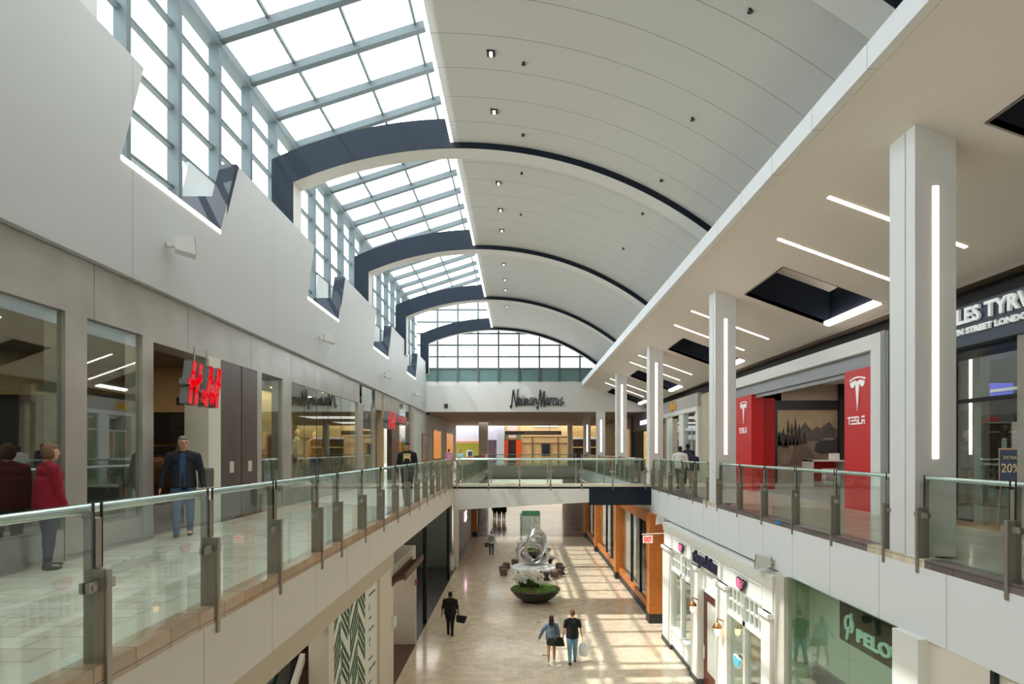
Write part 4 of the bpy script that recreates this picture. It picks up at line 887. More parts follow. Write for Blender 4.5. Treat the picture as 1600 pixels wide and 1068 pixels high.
of = thing('orange_timber_pier', (LX, 51, LZ), 'orange timber pier at the far end of the lower left side', 'pier')
OW = tile('orange_timber', (196, 118, 52), (188, 110, 46), (150, 84, 34), 1.4, .75, rough=.45, msize=.006, plane='XZ', vary=.3)
OWY = tile('orange_timber_y', (196, 118, 52), (188, 110, 46), (150, 84, 34), 2.2, 1.2, rough=.45, msize=.006, plane='YZ', vary=.3)
bxo('shaft', LX-.15, LX+.35, 50.5, 51.0, LZ+.4, -1.2, OW, of); bxo('plinth', LX-.17, LX+.37, 50.45, 51.02, LZ, LZ+.4, DARKH, of)
struct('wall_left_lower_teal', MB().box(LX-.2, LX-.05, 51.1, 58, LZ, -1.2), mat('teal_grey', (126, 142, 138), .4))  # plain teal-grey wall past the orange pier

# ================================================================== lower level, right: orange timber shop
ot = thing('orange_timber_shopfront', (5.6, 35, LZ), 'orange timber shop front with curtained windows on the lower right', 'shop front')
bxo('header', 5.55, 5.75, 25.8, 50.4, -1.55, -1.08, OWY, ot); bxo('stall_riser', 5.55, 5.75, 25.8, 50.4, LZ+.3, -4.95, OWY, ot); bxo('dark_plinth', 5.53, 5.76, 25.8, 50.4, LZ, LZ+.3, DARKH, ot)
for y in (25.2, 33.9, 43.0, 50.0):
    p = bxo('pier', 5.37, 6.0, y, y+.6, LZ+.38, -1.08, OW, ot, 'orange timber pier'); bxo('plinth', 5.35, 6.02, y-.02, y+.62, LZ, LZ+.38, DARKH, p)
CUR = seams('curtain_white', (212, 204, 196), (186, 178, 170), .16, .05, 'Y')
for a, b in ((25.8, 33.9), (34.5, 43.0), (43.6, 50.0)):
    bxo('curtain', 5.95, 6.0, a, b, -4.95, -1.55, CUR, ot, 'white curtain'); bxo('glass_pane', 5.62, 5.63, a, b, -4.95, -1.55, glass('clear_glass', (.92, .95, .94), base=.02, strength=.5), ot)
    for y in (a+2.4, a+4.6): bxo('black_frame', 5.58, 5.72, y, y+.14, -4.95, -1.55, BLACK, ot)
    bxo('merchandise_panel', 5.8, 5.86, a+2.6, a+4.5, -4.9, -1.7, mat('merch', (110, 92, 78), .5, noise=.5, nscale=1.5), ot)
struct('wall_right_lower_end', MB().box(5.5, 5.7, 50.5, 77, LZ, -1.2), mat('end_wood', (150, 96, 60), .6))
# white clapboard preppy shop
VW = mat('shop_gloss_white', (234, 235, 230), .4); VX = 5.5
vs_ = thing('white_shopfront', (VX, 18.3, LZ), 'white panelled shop front with navy script sign on the lower right', 'shop front')
yA, yB = 13.3, 23.2
bxo('cornice', VX-.05, VX+.5, yA-.1, yB+.05, -1.32, -1.16, VW, vs_); bxo('cornice_step', VX-.03, VX+.5, yA-.05, yB+.03, -1.45, -1.32, VW, vs_)
bxo('fascia_board', VX, VX+.5, yA, yB, -2.0, -1.45, VW, vs_)
def frm(y0, y1, z0, z1, t=.035, d=.025, name='panel_moulding'):
    mb = MB(); x0, x1 = VX-d, VX
    mb.box(x0, x1, y0, y1, z0, z0+t).box(x0, x1, y0, y1, z1-t, z1).box(x0, x1, y0, y0+t, z0+t, z1-t).box(x0, x1, y1-t, y1, z0+t, z1-t); mb.build(name, VW, vs_)
wins = ((18.75, 22.2), (13.95, 15.55))
wins = ((YX(1082, VX), YX(1051, VX)), (YX(1193, VX), YX(1139, VX)))
door = (YX(1121, VX), YX(1093, VX))
piers = ((yA, wins[1][0]), (wins[1][1], door[0]), (door[1], wins[0][0]), (wins[0][1], yB))
for a, b in piers:
    p = bxo('pilaster', VX-.06, VX+.45, a, b, LZ+.16, -2.0, VW, vs_, 'white pilaster'); bxo('plinth', VX-.1, VX+.45, a-.02, b+.02, LZ, LZ+.16, mat('dark_plinth', (58, 60, 62), .5), p)
    bxo('capital', VX-.12, VX+.1, a-.03, b+.03, -2.1, -2.0, VW, p)
for a, b in wins:
    bxo('stall_riser', VX, VX+.3, a, b, LZ+.16, -4.78, VW, vs_); frm(a+.12, b-.12, LZ+.26, -4.88); bxo('sill', VX-.08, VX+.2, a, b, -4.8, -4.74, VW, vs_); bxo('plinth', VX-.02, VX+.3, a, b, LZ, LZ+.16, MATS['dark_plinth'], vs_)
    bxo('transom', VX-.03, VX+.12, a, b, -2.72, -2.6, VW, vs_); bxo('mullion', VX-.03, VX+.12, (a+b)/2-.07, (a+b)/2+.07, -4.74, -2.0, VW, vs_)
    bxo('glass_pane', VX+.05, VX+.06, a, b, -4.74, -2.0, SHOPGL, vs_)
    for s in range(2):
        y0, y1 = (a, (a+b)/2) if s == 0 else ((a+b)/2, b)
        for i in range(1, 4): y = y0+(y1-y0)*i/4; bxo('glazing_bar', VX, VX+.05, y-.02, y+.02, -2.6, -2.0, VW, vs_)
        bxo('glazing_bar', VX, VX+.05, y0, y1, -2.32, -2.28, VW, vs_)
    frm(a+.05, b-.05, -1.95, -1.5)
bxo('door_head_panel', VX+.12, VX+.2, door[0], door[1], -2.6, -2.0, VW, vs_); bxo('door_transom', VX+.08, VX+.2, door[0], door[1], -2.68, -2.6, VW, vs_)
frm(door[0]-.1, door[1]+.1, -1.95, -1.5)
dd = bxo('door', VX+.13, VX+.19, door[0], door[1], LZ+.02, -2.68, mat('mahogany', (82, 34, 24), .35), vs_, 'dark mahogany door')
bxo('door_glass', VX+.11, VX+.13, door[0]+.28, door[1]-.42, LZ+.55, -2.95, mat('door_pane', (186, 192, 182), .2), dd); MB().tube([(VX+.08, door[1]-.2, LZ+.85), (VX+.08, door[1]-.2, LZ+1.25)], .02, 6).build('handle', RAILM, dd)
bxo('backing', VX+1.9, VX+2.0, yA, yB, LZ, -1.3, mat('preppy_back', (206, 190, 166), .7), vs_)
struct('floor_lower_preppy', MB().box(VX+.3, VX+1.9, yA, yB, LZ, LZ+.012), WOOD)
area('shop_fill', (VX+1.1, 20.5, -1.5), (1.2, 3), 40, (1, .85, .65)); area('shop_fill', (VX+1.1, 15, -1.5), (1.2, 3), 40, (1, .85, .65))
NVY = mat('sign_navy', (18, 26, 52), .4); PINK = mat('sign_pink', (226, 120, 160), .4)
obj('wall_lettering', textmb('vineyard vines', .5, .08, frame((VX-.01, YX(1086, VX)+.0, -1.86), RIGHT), width=YX(1086, VX)-YX(1121, VX)+.1, bold=.018, shear=.25), NVY, 'navy script shop name on the white fascia below', 'sign')
def whale(y, z, s_, label, m=None, back=None, x=VX-.03):
    o = thing('whale_sign', (x, y, z), label, 'sign', 'whale shaped signs')
    F = frame((0, 0, 0), RIGHT)
    P = [(0, .25), (.05, .08), (.2, 0), (.55, 0), (.78, .1), (.86, .26), (1.0, .42), (.86, .44), (.8, .36), (.72, .44), (.62, .42), (.7, .28), (.56, .26), (.5, .42), (.15, .46), (.03, .4)]
    A = [(0, .25), (.05, .08), (.2, 0), (.55, 0), (.56, .26), (.5, .42), (.15, .46), (.03, .4)]; B_ = [(.55, 0), (.78, .1), (.86, .26), (.7, .28), (.56, .26)]; C_ = [(.7, .28), (.86, .26), (1.0, .46), (.86, .44), (.8, .34), (.72, .46), (.6, .44)]
    for nme, dpt, g, mm in (('back_plate', .05, 1.0, back or NVY), ('front_plate', .065, .84, m or PINK)):
        mb = MB()
        for Q in (A, B_, C_): 
            plate([((p[0]-.5)*s_*g*(1)+0, (p[1]-.23)*s_*g*1.0) for p in Q], F, dpt, mb)
        mb.build(nme, mm, o, world=False)
    return o
whale((wins[0][0]+wins[0][1])/2-.1, -1.72, .62, 'pink whale sign on the white fascia beside the orange timber shop')
whale((wins[1][0]+wins[1][1])/2+.1, -1.72, .62, 'larger looking pink whale sign on the nearer end of the white fascia')
whale(YX(1155, VX), EYE-(1034-703)*YX(1155, VX)/960, .62, 'pale blue whale decal in the near window of the white shop', mat('decal_blue', (90, 190, 215), .4), mat('decal_white', (230, 244, 248), .4), VX+.0)
BR = mat('brass', (190, 140, 90), .25, .9)
for i, (px, py) in enumerate(((1083, 948), (1122, 983))):
    X, Y, Z = PX(px, py, VX-.2); X = VX-.22
    w_ = thing('wall_lantern', (VX-.07, Y, Z+.2), ['brass wall lantern left of the mahogany door', 'brass wall lantern right of the mahogany door'][i], 'lamp', 'brass lanterns of the white shop')
    MB().tube([(VX-.06, Y, Z+.22), (X, Y, Z+.3), (X, Y, Z+.15)], .025, 8).build('arm', BR, w_); MB().lathe([(.02, .2), (.12, .1), (.13, .05), (.1, .05)], (X, Y, Z), 16).build('shade', BR, w_)
    MB().lathe([(.02, -.16), (.075, -.1), (.08, .04)], (X, Y, Z), 12).build('glass_shade', mat('lantern_glass', (250, 225, 190), .2, emit=(255, 210, 150), estr=3), w_)
# grey strip, green glass fitness shop, piers
struct('wall_right_lower_strip', MB().box(5.52, 6.0, YX(1225, 5.52), yA-.02, LZ, -1.08), mat('strip_grey', (206, 202, 190), .6))
yg0, yg1 = YX(1394, 5.55), YX(1225, 5.52)
pf = thing('green_glass_shopfront', (5.6, 11, LZ), 'pale green glass shop front with a black sign inside, lower right', 'shop front')
gl = glass('green_shop_glass', (.78, .90, .82), base=.10)
ysp = [yg0, YX(1364, 5.6), YX(1326, 5.6), YX(1270, 5.6), yg1]
for i in range(4): bxo('glass_pane', 5.6, 5.612, ysp[i]+.008, ysp[i+1]-.008, LZ, -1.08, gl, pf)
for y in ysp[3:4]: bxo('patch_fitting', 5.56, 5.65, y-.12, y+.05, -3.9, -3.8, STEEL, pf)
bxo('green_return', 5.62, 5.9, yg1-.32, yg1-.3, LZ, -1.08, gl, pf)
bs = thing('black_box_sign', (6.3, 10, -2.1), 'long black box sign with white lettering behind the green glass', 'sign')
bxo('sign_body', 6.2, 6.9, 7.5, 11.86, -2.08, -1.3, mat('sign_black', (34, 34, 34), .5), bs)
F = frame((6.195, 11.2, -1.93), RIGHT); textmb('PELOTON', .33, .04, F, width=2.0, bold=.006).build('lettering', mat('letter_mint', (200, 226, 214), .4, emit=(200, 235, 220), estr=.25), bs)
mb = MB(); F = frame((6.195, 11.62, -1.78), RIGHT)
ring = [(.14+.13*math.cos(t), .08+.15*math.sin(t)) for t in [R(-60)+R(290)*i/16 for i in range(17)]]
mb.tube([F @ Vector((x, y, .02)) for x, y in ring], .028, 6).tube([F @ Vector((x, y, .02)) for x, y in [(.06, -.22), (.12, 0), (.2, .06), (.22, .3)]], .026, 6)
mb.build('emblem', MATS['letter_mint'], bs)
struct('wall_right_lower_fitness', MB().box(9.4, 9.6, 6, 13.2, LZ, -1.2).box(6, 9.4, 13.1, 13.3, LZ, -1.2), mat('fitness_wall', (196, 206, 194), .7))
struct('floor_lower_fitness', MB().box(5.62, 9.4, 6, 13.1, LZ, LZ+.01), mat('fitness_floor', (186, 192, 180), .35))
area('shop_fill', (7.8, 10.5, -1.3), (1.5, 3), 70, (1, .97, .9))
obj('display_screen', MB().box(6.3, 6.4, YX(1381, 6.3), YX(1264, 6.3), LZ, EYE-(1050-703)/480*6.3*1.0), mat('screen_slate', (58, 66, 80), .3, noise=.2, nscale=1), 'dark slate screen low behind the green glass', 'screen')
struct('wall_right_lower_pier', MB().box(5.55, 6.0, YX(1434, 5.55), yg0, LZ, -1.08), VW)
struct('wall_right_lower_near', MB().box(5.7, 6.0, 6.6, YX(1434, 5.55), LZ, -1.08), CREAM)
bxo_ = thing('cream_door_front', (5.8, 6, LZ), 'cream panel and dark framed glass in the lower right corner', 'shop front')
bxo('panel', 5.66, 5.7, 7.35, YX(1468, 5.66), LZ, -1.08, CREAM, bxo_); bxo('dark_mullion', 5.64, 5.7, 7.28, 7.35, LZ, -1.08, EDGE, bxo_); bxo('glass_pane', 5.65, 5.66, 4, 6.6, LZ, -1.08, gl, bxo_); bxo('dark_mullion', 5.63, 5.7, 6.56, 6.62, LZ, -1.08, EDGE, bxo_)

# ================================================================== things standing on the lower floor
SOIL = mat('soil', (96, 78, 62), .9, noise=.3, nscale=12); BOWL = mat('bowl_black', (26, 26, 26), .35)
GRS = mat('moss_green', (84, 116, 40), .9, noise=.45, nscale=14, bump=1, bscale=30); LEAF = mat('leaf_green', (52, 84, 36), .7, noise=.3, nscale=10); FLW = mat('white_petal', (240, 240, 232), .6)
def bowl(cx, cy, label, flowers):
    r = thing('bowl_planter', (cx, cy, LZ), label, 'planter', None)
    MB().lathe([(0, 0), (.35, .0), (.62, .05), (.95, .26), (1.14, .48), (1.19, .58), (1.13, .58), (1.08, .5), (0, .48)], (cx, cy, LZ), 48).build('bowl', BOWL, r)
    MB().lathe([(0, .54), (.7, .54), (1.08, .50)], (cx, cy, LZ), 32).build('soil', SOIL, r)
    mb = MB(); rnd = random.Random(int(cx*100))
    for i in range(420):
        a = rnd.uniform(-1.5, 2.0) if i < 330 else rnd.uniform(2.5, 3.9); d = 1.02*math.sqrt(rnd.random())
        x, y = cx+d*math.cos(a), cy+d*math.sin(a)
        if i < 330 and d*math.cos(a) < -.08: continue
        mb.ell((x, y, LZ+.56), (rnd.uniform(.06, .11), rnd.uniform(.06, .11), rnd.uniform(.04, .09)), 6, 4)
    mb.build('ground_cover', GRS, r)['kind'] = 'stuff'
    mb = MB()
    for i in range(90):
        a = rnd.uniform(0, 6.28); d = .42*math.sqrt(rnd.random()); x, y = cx-.25+1.3*d*math.cos(a), cy+.35+d*math.sin(a); h = rnd.uniform(.2, .5); t = rnd.uniform(0, 6.28)
        mb.add([(x, y, LZ+.52), (x+.12*math.cos(t), y+.12*math.sin(t), LZ+.55+h*.6), (x+.2*math.cos(t+.2), y+.2*math.sin(t+.2), LZ+.5+h), (x+.05*math.cos(t+1), y+.05*math.sin(t+1), LZ+.56+h*.5)], [(0, 1, 2, 3)])
    mb.build('leaves', LEAF, r)['kind'] = 'stuff'
    if flowers:
        mb = MB(); sm_ = MB()
        for i in range(90):
            a = rnd.uniform(0, 6.28); d = math.sqrt(rnd.random()); x, y, z = cx-.32+.72*d*math.cos(a), cy+.25+.42*d*math.sin(a), LZ+rnd.uniform(.9, 1.45)-.2*abs(d*math.cos(a))
            for q in range(5):
                t = q*1.2566+a; mb.ell((x+.045*math.cos(t), y+.02, z+.045*math.sin(t)), (.05, .03, .05), 5, 4)
            if i % 4 == 0: sm_.tube([(cx-.3+.3*d*math.cos(a), cy+.25, LZ+.52), (x, y, z)], .01, 4)
        mb.build('orchid_blooms', FLW, r)['kind'] = 'stuff'; sm_.build('stems', LEAF, r)['kind'] = 'stuff'
bowl(.80, 29.0, 'large black bowl planter with white orchids nearest on the lower floor', True)
bowl(.95, 40.5, 'black bowl planter mostly hidden behind the silver sculpture', True)
SX, SY = .87, 36.0
sc_ = thing('ring_sculpture', (SX, SY, LZ), 'silver interlocking ring sculpture on a round white plinth', 'sculpture')
MB().lathe([(0, 0), (1.22, 0), (1.22, .05), (1.30, .06), (1.30, .29), (1.27, .31), (0, .31)], (SX, SY, LZ), 48).build('plinth', mat('plinth_white', (232, 232, 230), .4), sc_)
MB().lathe([(0, .31), (.95, .31), (.93, .37), (0, .37)], (SX, SY, LZ), 48).build('upper_step', MATS['plinth_white'], sc_)
SIL = mat('silver_satin', (205, 206, 208), .28, .9); SILW = mat('silver_white', (225, 226, 226), .35, .4)
def band(c, rx, rz, tilt, yaw, w0, w1, th, tw0, turns, m, name, lab=None, n=72, phase=0.0):
    """a closed, twisted band: its flat cross-section turns as it goes round"""
    mb = MB(); vs = []; fs = []; K = 10
    Ry = Matrix.Rotation(R(tilt), 3, 'Y') ; Rz = Matrix.Rotation(R(yaw), 3, 'Z')
    for i in range(n):
        t = 2*math.pi*i/n
        p = Vector((rx*math.cos(t), 0, rz*math.sin(t))); d = Vector((-rx*math.sin(t), 0, rz*math.cos(t))).normalized()
        o_ = Vector((0, 1, 0)); q = d.cross(o_); a = R(tw0)+turns*t
        e1 = o_*math.cos(a)+q*math.sin(a); e2 = -o_*math.sin(a)+q*math.cos(a); w_ = w0+(w1-w0)*(.5+.5*math.cos(t-phase))
        for k in range(K):
            s = 2*math.pi*k/K; v_ = p+e1*w_*math.cos(s)+e2*th*math.sin(s); vs.append(Rz @ (Ry @ v_)+Vector(c))
    H = int(round(turns*2)) % 2
    for i in range(n):
        for k in range(K):
            i2 = (i+1) % n; sft = (K//2 if (i == n-1 and H) else 0)
            fs.append((i*K+k, i*K+(k+1) % K, i2*K+(k+1+sft) % K, i2*K+(k+sft) % K))
    mb.add(vs, fs, True); o = mb.build(name, m, sc_)
    if lab: o['label'] = lab
b0 = LZ+.37
band((SX+.02, SY, b0+1.10), .46, .86, 8, 12, .14, .36, .04, 40, 1.0, SIL, 'tall_loop', 'tall twisted silver loop', phase=0)
band((SX-.12, SY-.05, b0+.78), .62, .58, -8, -8, .12, .30, .04, 100, 1.0, SIL, 'front_loop', 'front twisted silver loop', phase=3.6)
band((SX+.02, SY+.05, b0+.58), .86, .52, 6, 10, .09, .12, .05, 90, 0, SILW, 'low_ring', 'low thin white ring', phase=0)
BRN = mat('stool_brown', (92, 74, 66), .75, noise=.15, nscale=12); BLU = mat('stool_dark', (34, 38, 52), .5)
pos = [(787, 899.7, 0), (785.5, 895, 0), (791, 889.5, 0), (804.7, 884, 0), (812, 904.5, 0), (841, 903.5, 0), (866, 903.5, 0), (873, 900.5, 0), (873.5, 890, 0), (859.5, 884, 1), (854, 906, 1), (826, 905, 1), (877.7, 896.5, 1)]
slab = ['front brown cube stool of the left trio', 'middle brown cube stool of the left trio', 'rear brown cube stool of the left trio', 'brown stool behind the plinth on its left', 'brown stool just left of the orchids', 'brown stool behind the orchids', 'brown stool in front of the plinth on its right',
        'brown stool overlapping at the right of the plinth', 'brown stool at the rear right of the plinth', 'dark stool behind the plinth on its right', 'dark blue stool in front of the plinth right of the orchids', 'dark stool hidden behind the orchids', 'dark stool farthest right of the plinth']
for (px, py, kd), lb in zip(pos, slab):
    Y = 7.1*960/(py-703); X = (px-810)*Y/960
    dx, dy = X-SX, Y-SY; d = math.hypot(dx, dy)
    if d < 1.62: X, Y = SX+dx/d*1.62, SY+dy/d*1.62
    r = thing('cube_stool' if kd == 0 else 'hourglass_stool', (X, Y, LZ), lb, 'stool', 'stools around the sculpture', rz=random.uniform(0, .5))
    if kd == 0:
        MB().box(-.19, .19, -.19, .19, .08, .42).build('seat_block', BRN, r, world=False, bevel=.05)
        for sx in (-.14, .14):
            for sy in (-.14, .14): MB().tube([(sx, sy, 0), (sx, sy, .1)], .015, 6).build('leg', DARKH, r, world=False)
    else: MB().lathe([(.2, 0), (.2, .03), (.09, .2), (.2, .4), (.2, .44), (0, .44)], (0, 0, 0), 20).build('body', BLU, r, world=False)
kx0, kx1 = (816-810)*44/960, (843-810)*44/960
kk = thing('directory_kiosk', ((kx0+kx1)/2, 44.3, LZ), 'tall directory kiosk with a green top band behind the sculpture', 'sign')
bxo('body', kx0-.15, kx1+.05, 44.0, 44.6, LZ, -2.95, mat('kiosk_beige', (160, 166, 150), .5), kk); bxo('map_panel', kx0, kx1, 43.97, 44.0, LZ+.3, -3.15, mat('kiosk_map', (196, 206, 196), .4), kk); bxo('green_band', kx0-.02, kx1+.02, 43.95, 44.0, -3.1, -2.78, mat('kiosk_green', (70, 140, 100), .4), kk)
mb = MB(); rnd = random.Random(3)
for i in range(9): x, z = kx0+.75+rnd.uniform(0, .3), -3.4-i*.13+rnd.uniform(0, .05); mb.box(x, x+.07, 43.95, 43.97, z, z+.06)
mb.build('map_marks', mat('map_dark', (60, 50, 60), .5), kk)
for i in range(6): bxo('map_line', kx0+.1+i*.1, kx0+.11+i*.1, 43.96, 43.97, LZ+.5, -3.3, mat('map_grey', (150, 160, 152), .5), kk)
for i, (px, py) in enumerate([(851, 1023), (841.5, 972), (843, 1023)][:2]):
    X, Y, Z = PY(px, py, 960*7.1/(py-703)); obj('floor_socket', MB().box(X-.09, X+.09, Y-.03, Y+.03, LZ, LZ+.008), DARKH, ['nearer small dark floor slot in front of the couple', 'farther small dark floor slot left of the sun patch'][i], 'floor slot')

area('shop_fill', (-5.0, 27, -1.1), (1.5, 6), 55, (1, .95, .85)); area('shop_fill', (-5.2, 34, -1.1), (1.5, 3), 40, (1, .97, .9)); area('shop_fill', (-4.8, 20.5, -2.6), (.8, 2), 14, (1, .9, .8))  # unseen fill lamps added to lift the dark lower left fronts
area('shop_fill', (-4.7, 10.5, -1.1), (.6, 3), 18, (1, .95, .9))  # added fill for the hoarding recess, no fixture modelled

area('soffit_fill', (0, 52, 4.3), (8, 4), 130, (1, .95, .88)); area('soffit_fill', (0, 62, 4.3), (8, 4), 130, (1, .95, .88))  # unseen area lamps added to brighten the far columns
obj('blue_tape', MB().box(5.642, 5.65, YX(1221, 5.65), YX(1212, 5.65), -.05, -.0), mat('tape_blue', (30, 130, 210), .5), 'small piece of blue tape on the right kerb', 'tape')
area('window_fill', (-6.95, 19.4, 3.45), (.4, 3.5), 60, (1, .86, .66))  # added lamp without a fixture, brightens the window mannequins

# ================================================================== people
def capsule(mb, p, q, r1, r2, n=10):
    p, q = Vector(p), Vector(q); mb.tube([p, q], [r1, r2], n); mb.ell(p, (r1, r1, r1), n, 6); mb.ell(q, (r2, r2, r2), n, 6)
def remesh(mb, name, m, parent, vox, smooth=3, deci=None):
    me = bpy.data.meshes.new('t'); me.from_pydata([tuple(v) for v in mb.v], [], mb.f); me.update()
    t = bpy.data.objects.new('t', me); COL.objects.link(t)
    a = t.modifiers.new('r', 'REMESH'); a.mode = 'VOXEL'; a.voxel_size = vox; a.use_smooth_shade = True
    b = t.modifiers.new('s', 'SMOOTH'); b.factor = .5; b.iterations = smooth
    if deci: c = t.modifiers.new('d', 'DECIMATE'); c.ratio = deci
    dg = bpy.context.evaluated_depsgraph_get(); nm_ = bpy.data.meshes.new_from_object(t.evaluated_get(dg)); nm_.name = name
    bpy.data.objects.remove(t); nm_.materials.clear(); nm_.materials.append(m)
    nm_.polygons.foreach_set('use_smooth', [True]*len(nm_.polygons))
    o = bpy.data.objects.new(name, nm_); COL.objects.link(o); o.parent = parent
    return o
SKIN = mat('skin_light', (214, 164, 138), .55); SKIN2 = mat('skin_tan', (176, 124, 92), .55); SKIN3 = mat('skin_dark', (92, 62, 48), .55); DUMMY = mat('mannequin_skin', (214, 176, 134), .5)
def person(loc, face, H, label, legs=((12, 5), (-14, 10)), arms=((8, 8, 12), (7, -8, 12)), bulk=1.12, top=None, bottom=None, shoe=BLACK, hair=None, hstyle='short', skin=SKIN,
           sleeve='long', bottom_kind='trousers', vox=.014, name='person', cat='person', head_turn=0.0, group=None, female=False, jacket=None, glasses=False, hood=False, belly=0.0, z_add=0.0):
    """face: (dx, dy) the way the body faces.  legs: (swing, knee) in degrees for left, right.  arms: (out, swing, elbow)"""
    rz = math.atan2(-face[0], face[1]); r = thing(name, loc, label, cat, group, rz=rz)
    J = {}
    hw = .052*H*(1.08 if female else 1); L1_, L2_ = .235*H, .24*H
    feet = []
    for s, (a, k) in zip((-1, 1), legs):
        a, k = R(a), R(k); hip = Vector((s*hw, 0, 0)); kn = hip+Vector((s*.008*H, math.sin(a), -math.cos(a)))*L1_; b = a-k; an = kn+Vector((0, math.sin(b), -math.cos(b)))*L2_
        J[s] = [hip, kn, an, b]; feet.append(an.z)
    base = .045*H-min(feet)
    for s in (-1, 1):
        for i in range(3): J[s][i] = J[s][i]+Vector((0, 0, base))
    hipz = base; k_ = (H-hipz)/(.485*H)     # keep the head at the right height
    def Z(f): return hipz+(f-.515)*H*k_
    sw = (.100 if female else .114)*H*(1+.35*(bulk-1))
    B = bulk
    A = {}
    for s, (o_, w_, e_) in zip((-1, 1), arms):
        sh = Vector((s*sw, 0, Z(.797))); o_, w_, e_ = R(o_), R(w_), R(e_)
        d = Vector((s*math.sin(o_), math.sin(w_)*math.cos(o_), -math.cos(w_)*math.cos(o_))); el = sh+d*.172*H
        d2 = Vector((s*math.sin(o_*.6), math.sin(w_+e_)*math.cos(o_), -math.cos(w_+e_)*math.cos(o_))).normalized(); wr = el+d2*.148*H
        A[s] = [sh, el, wr, d2]
    def torso(mb, g):
        mb.ell((0, -.004*H, Z(.53)), ((.092+.012*female)*H*B+g, .066*H*B+g, .075*H+g), 16, 10)
        mb.ell((0, (.004+belly)*H, Z(.61)), (.078*H*B+g, (.058+belly*.6)*H*B+g, .085*H+g), 16, 10)
        mb.ell((0, 0, Z(.70)), (.086*H*B+g, .060*H*B+g, .085*H+g), 16, 10)
        mb.ell((0, 0, Z(.77)), (.094*H*B+g, .056*H*B+g, .060*H+g), 16, 10)
        for s in (-1, 1): capsule(mb, (s*.02*H, -.004*H, Z(.828)), (s*sw*.92, -.004*H, Z(.803)), .036*H+g, .033*H+g)
        if female: 
            for s in (-1, 1): mb.ell((s*.038*H, .048*H*B, Z(.735)), (.034*H+g, .028*H+g, .034*H+g), 10, 8)
    def legmb(mb, s, g, f1=1.0):
        hip, kn, an, b = J[s]
        capsule(mb, hip, kn, .054*H*B*f1+g, .036*H+g); capsule(mb, kn, kn+(an-kn)*.35, .036*H+g, .036*H+g); capsule(mb, kn+(an-kn)*.35, an, .036*H+g, .022*H+g)
    def hand(mb, s):
        sh, el, wr, d = A[s]; side = Vector((0, 1, 0)); side = (side-d*side.dot(d)).normalized(); nrm = d.cross(side)
        pc = wr+d*.030*H; M = Matrix((side, nrm, d)).transposed()
        mb.ell(pc, (.022*H, .011*H, .032*H), 10, 8, M)
        for i, (off, ln) in enumerate(((-.0165, .038), (-.0055, .044), (.0055, .041), (.0165, .033))):
            a0 = wr+d*.052*H+side*off*H*-1; a1 = a0+d*ln*H*.5-nrm*s*.002*H; a2 = a1+(d*.85+Vector((-s*.5, 0, 0))).normalized()*ln*H*.5
            mb.tube([a0-d*.01*H, a0, a1, a2], [.0052*H, .0050*H, .0048*H, .0040*H], 7)
        th = wr+d*.018*H+side*.018*H; mb.tube([th-side*.006*H, th+(d*.7+side*.7)*.02*H, th+(d+side*.35)*.034*H], [.0065*H, .0058*H, .0048*H], 7)
    # body, one continuous skin surface
    mb = MB(); torso(mb, -.004*H)
    for s in (-1, 1):
        legmb(mb, s, -.004*H); hip, kn, an, b = J[s]
        mb.ell(an+Vector((0, .035*H, -.022*H)), (.022*H, .065*H, .018*H), 10, 6)
        sh, el, wr, d = A[s]; capsule(mb, sh, el, .028*H, .0225*H); capsule(mb, el, wr, .0225*H, .0145*H); hand(mb, s)
    capsule(mb, (0, -.006*H, Z(.82)), (0, .004*H, Z(.885)), .034*H, .031*H)
    hc = Vector((0, .012*H, H-.066*H)); Mh = Matrix.Rotation(R(head_turn), 3, 'Z')
    def HP(x, y, z): return hc+Mh @ Vector((x*H, y*H, z*H))
    mb.ell(hc, (.047*H, .056*H, .066*H), 16, 12, Mh); mb.ell(HP(0, .018, -.03), (.033*H, .036*H, .036*H), 12, 8, Mh)
    mb.ell(HP(0, .056, -.008), (.0065*H, .012*H, .014*H), 8, 6, Mh); mb.ell(HP(0, .048, .012), (.030*H, .010*H, .006*H), 8, 6, Mh)
    for s in (-1, 1): mb.ell(HP(s*.045, -.002, -.004), (.006*H, .010*H, .016*H), 8, 6, Mh)
    remesh(mb, 'body', skin, r, vox*.62 if vox < .012 else vox)
    if name == 'person' and vox < .013:
        for s in (-1, 1):
            e = MB().ell(HP(s*.017, .0505, .002), (.0075*H, .004*H, .0042*H), 10, 6, Mh).build('eye', mat('eye_white', (220, 214, 206), .3), r, world=False)
            MB().ell(HP(s*.017, .0538, .002), (.0034*H, .002*H, .0036*H), 8, 6, Mh).build('iris', BLACK, e, world=False)
            MB().ell(HP(s*.018, .052, .014), (.011*H, .004*H, .0022*H), 8, 4, Mh).build('eyebrow', mat('brow', (80, 62, 50), .8), r, world=False)
        MB().ell(HP(0, .0525, -.034), (.013*H, .005*H, .0035*H), 10, 6, Mh).build('mouth', mat('lip', (160, 92, 84), .5), r, world=False)
    if top:
        mb = MB(); torso(mb, .007*H)
        for s in (-1, 1):
            sh, el, wr, d = A[s]
            if sleeve == 'long': capsule(mb, sh, el, .041*H*B**.5, .034*H); capsule(mb, el, el+(wr-el)*.93, .033*H, .025*H)
            elif sleeve == 'elbow': capsule(mb, sh, el, .038*H*B**.5, .032*H)
            else: capsule(mb, sh, sh+(el-sh)*.62, .037*H*B**.5, .034*H)
        tmp = MB(); tmp.lathe([(0, Z(.485)), (1.0, Z(.485)), (1.0, Z(.52)), (.97, Z(.58)), (.92, Z(.66)), (.86, Z(.72)), (.6, Z(.76)), (0, Z(.78))], (0, 0, 0), 20)
        rx_, ry_ = (.098+.008*female)*H*B+.008*H, (.073+belly*.5)*H*B+.008*H
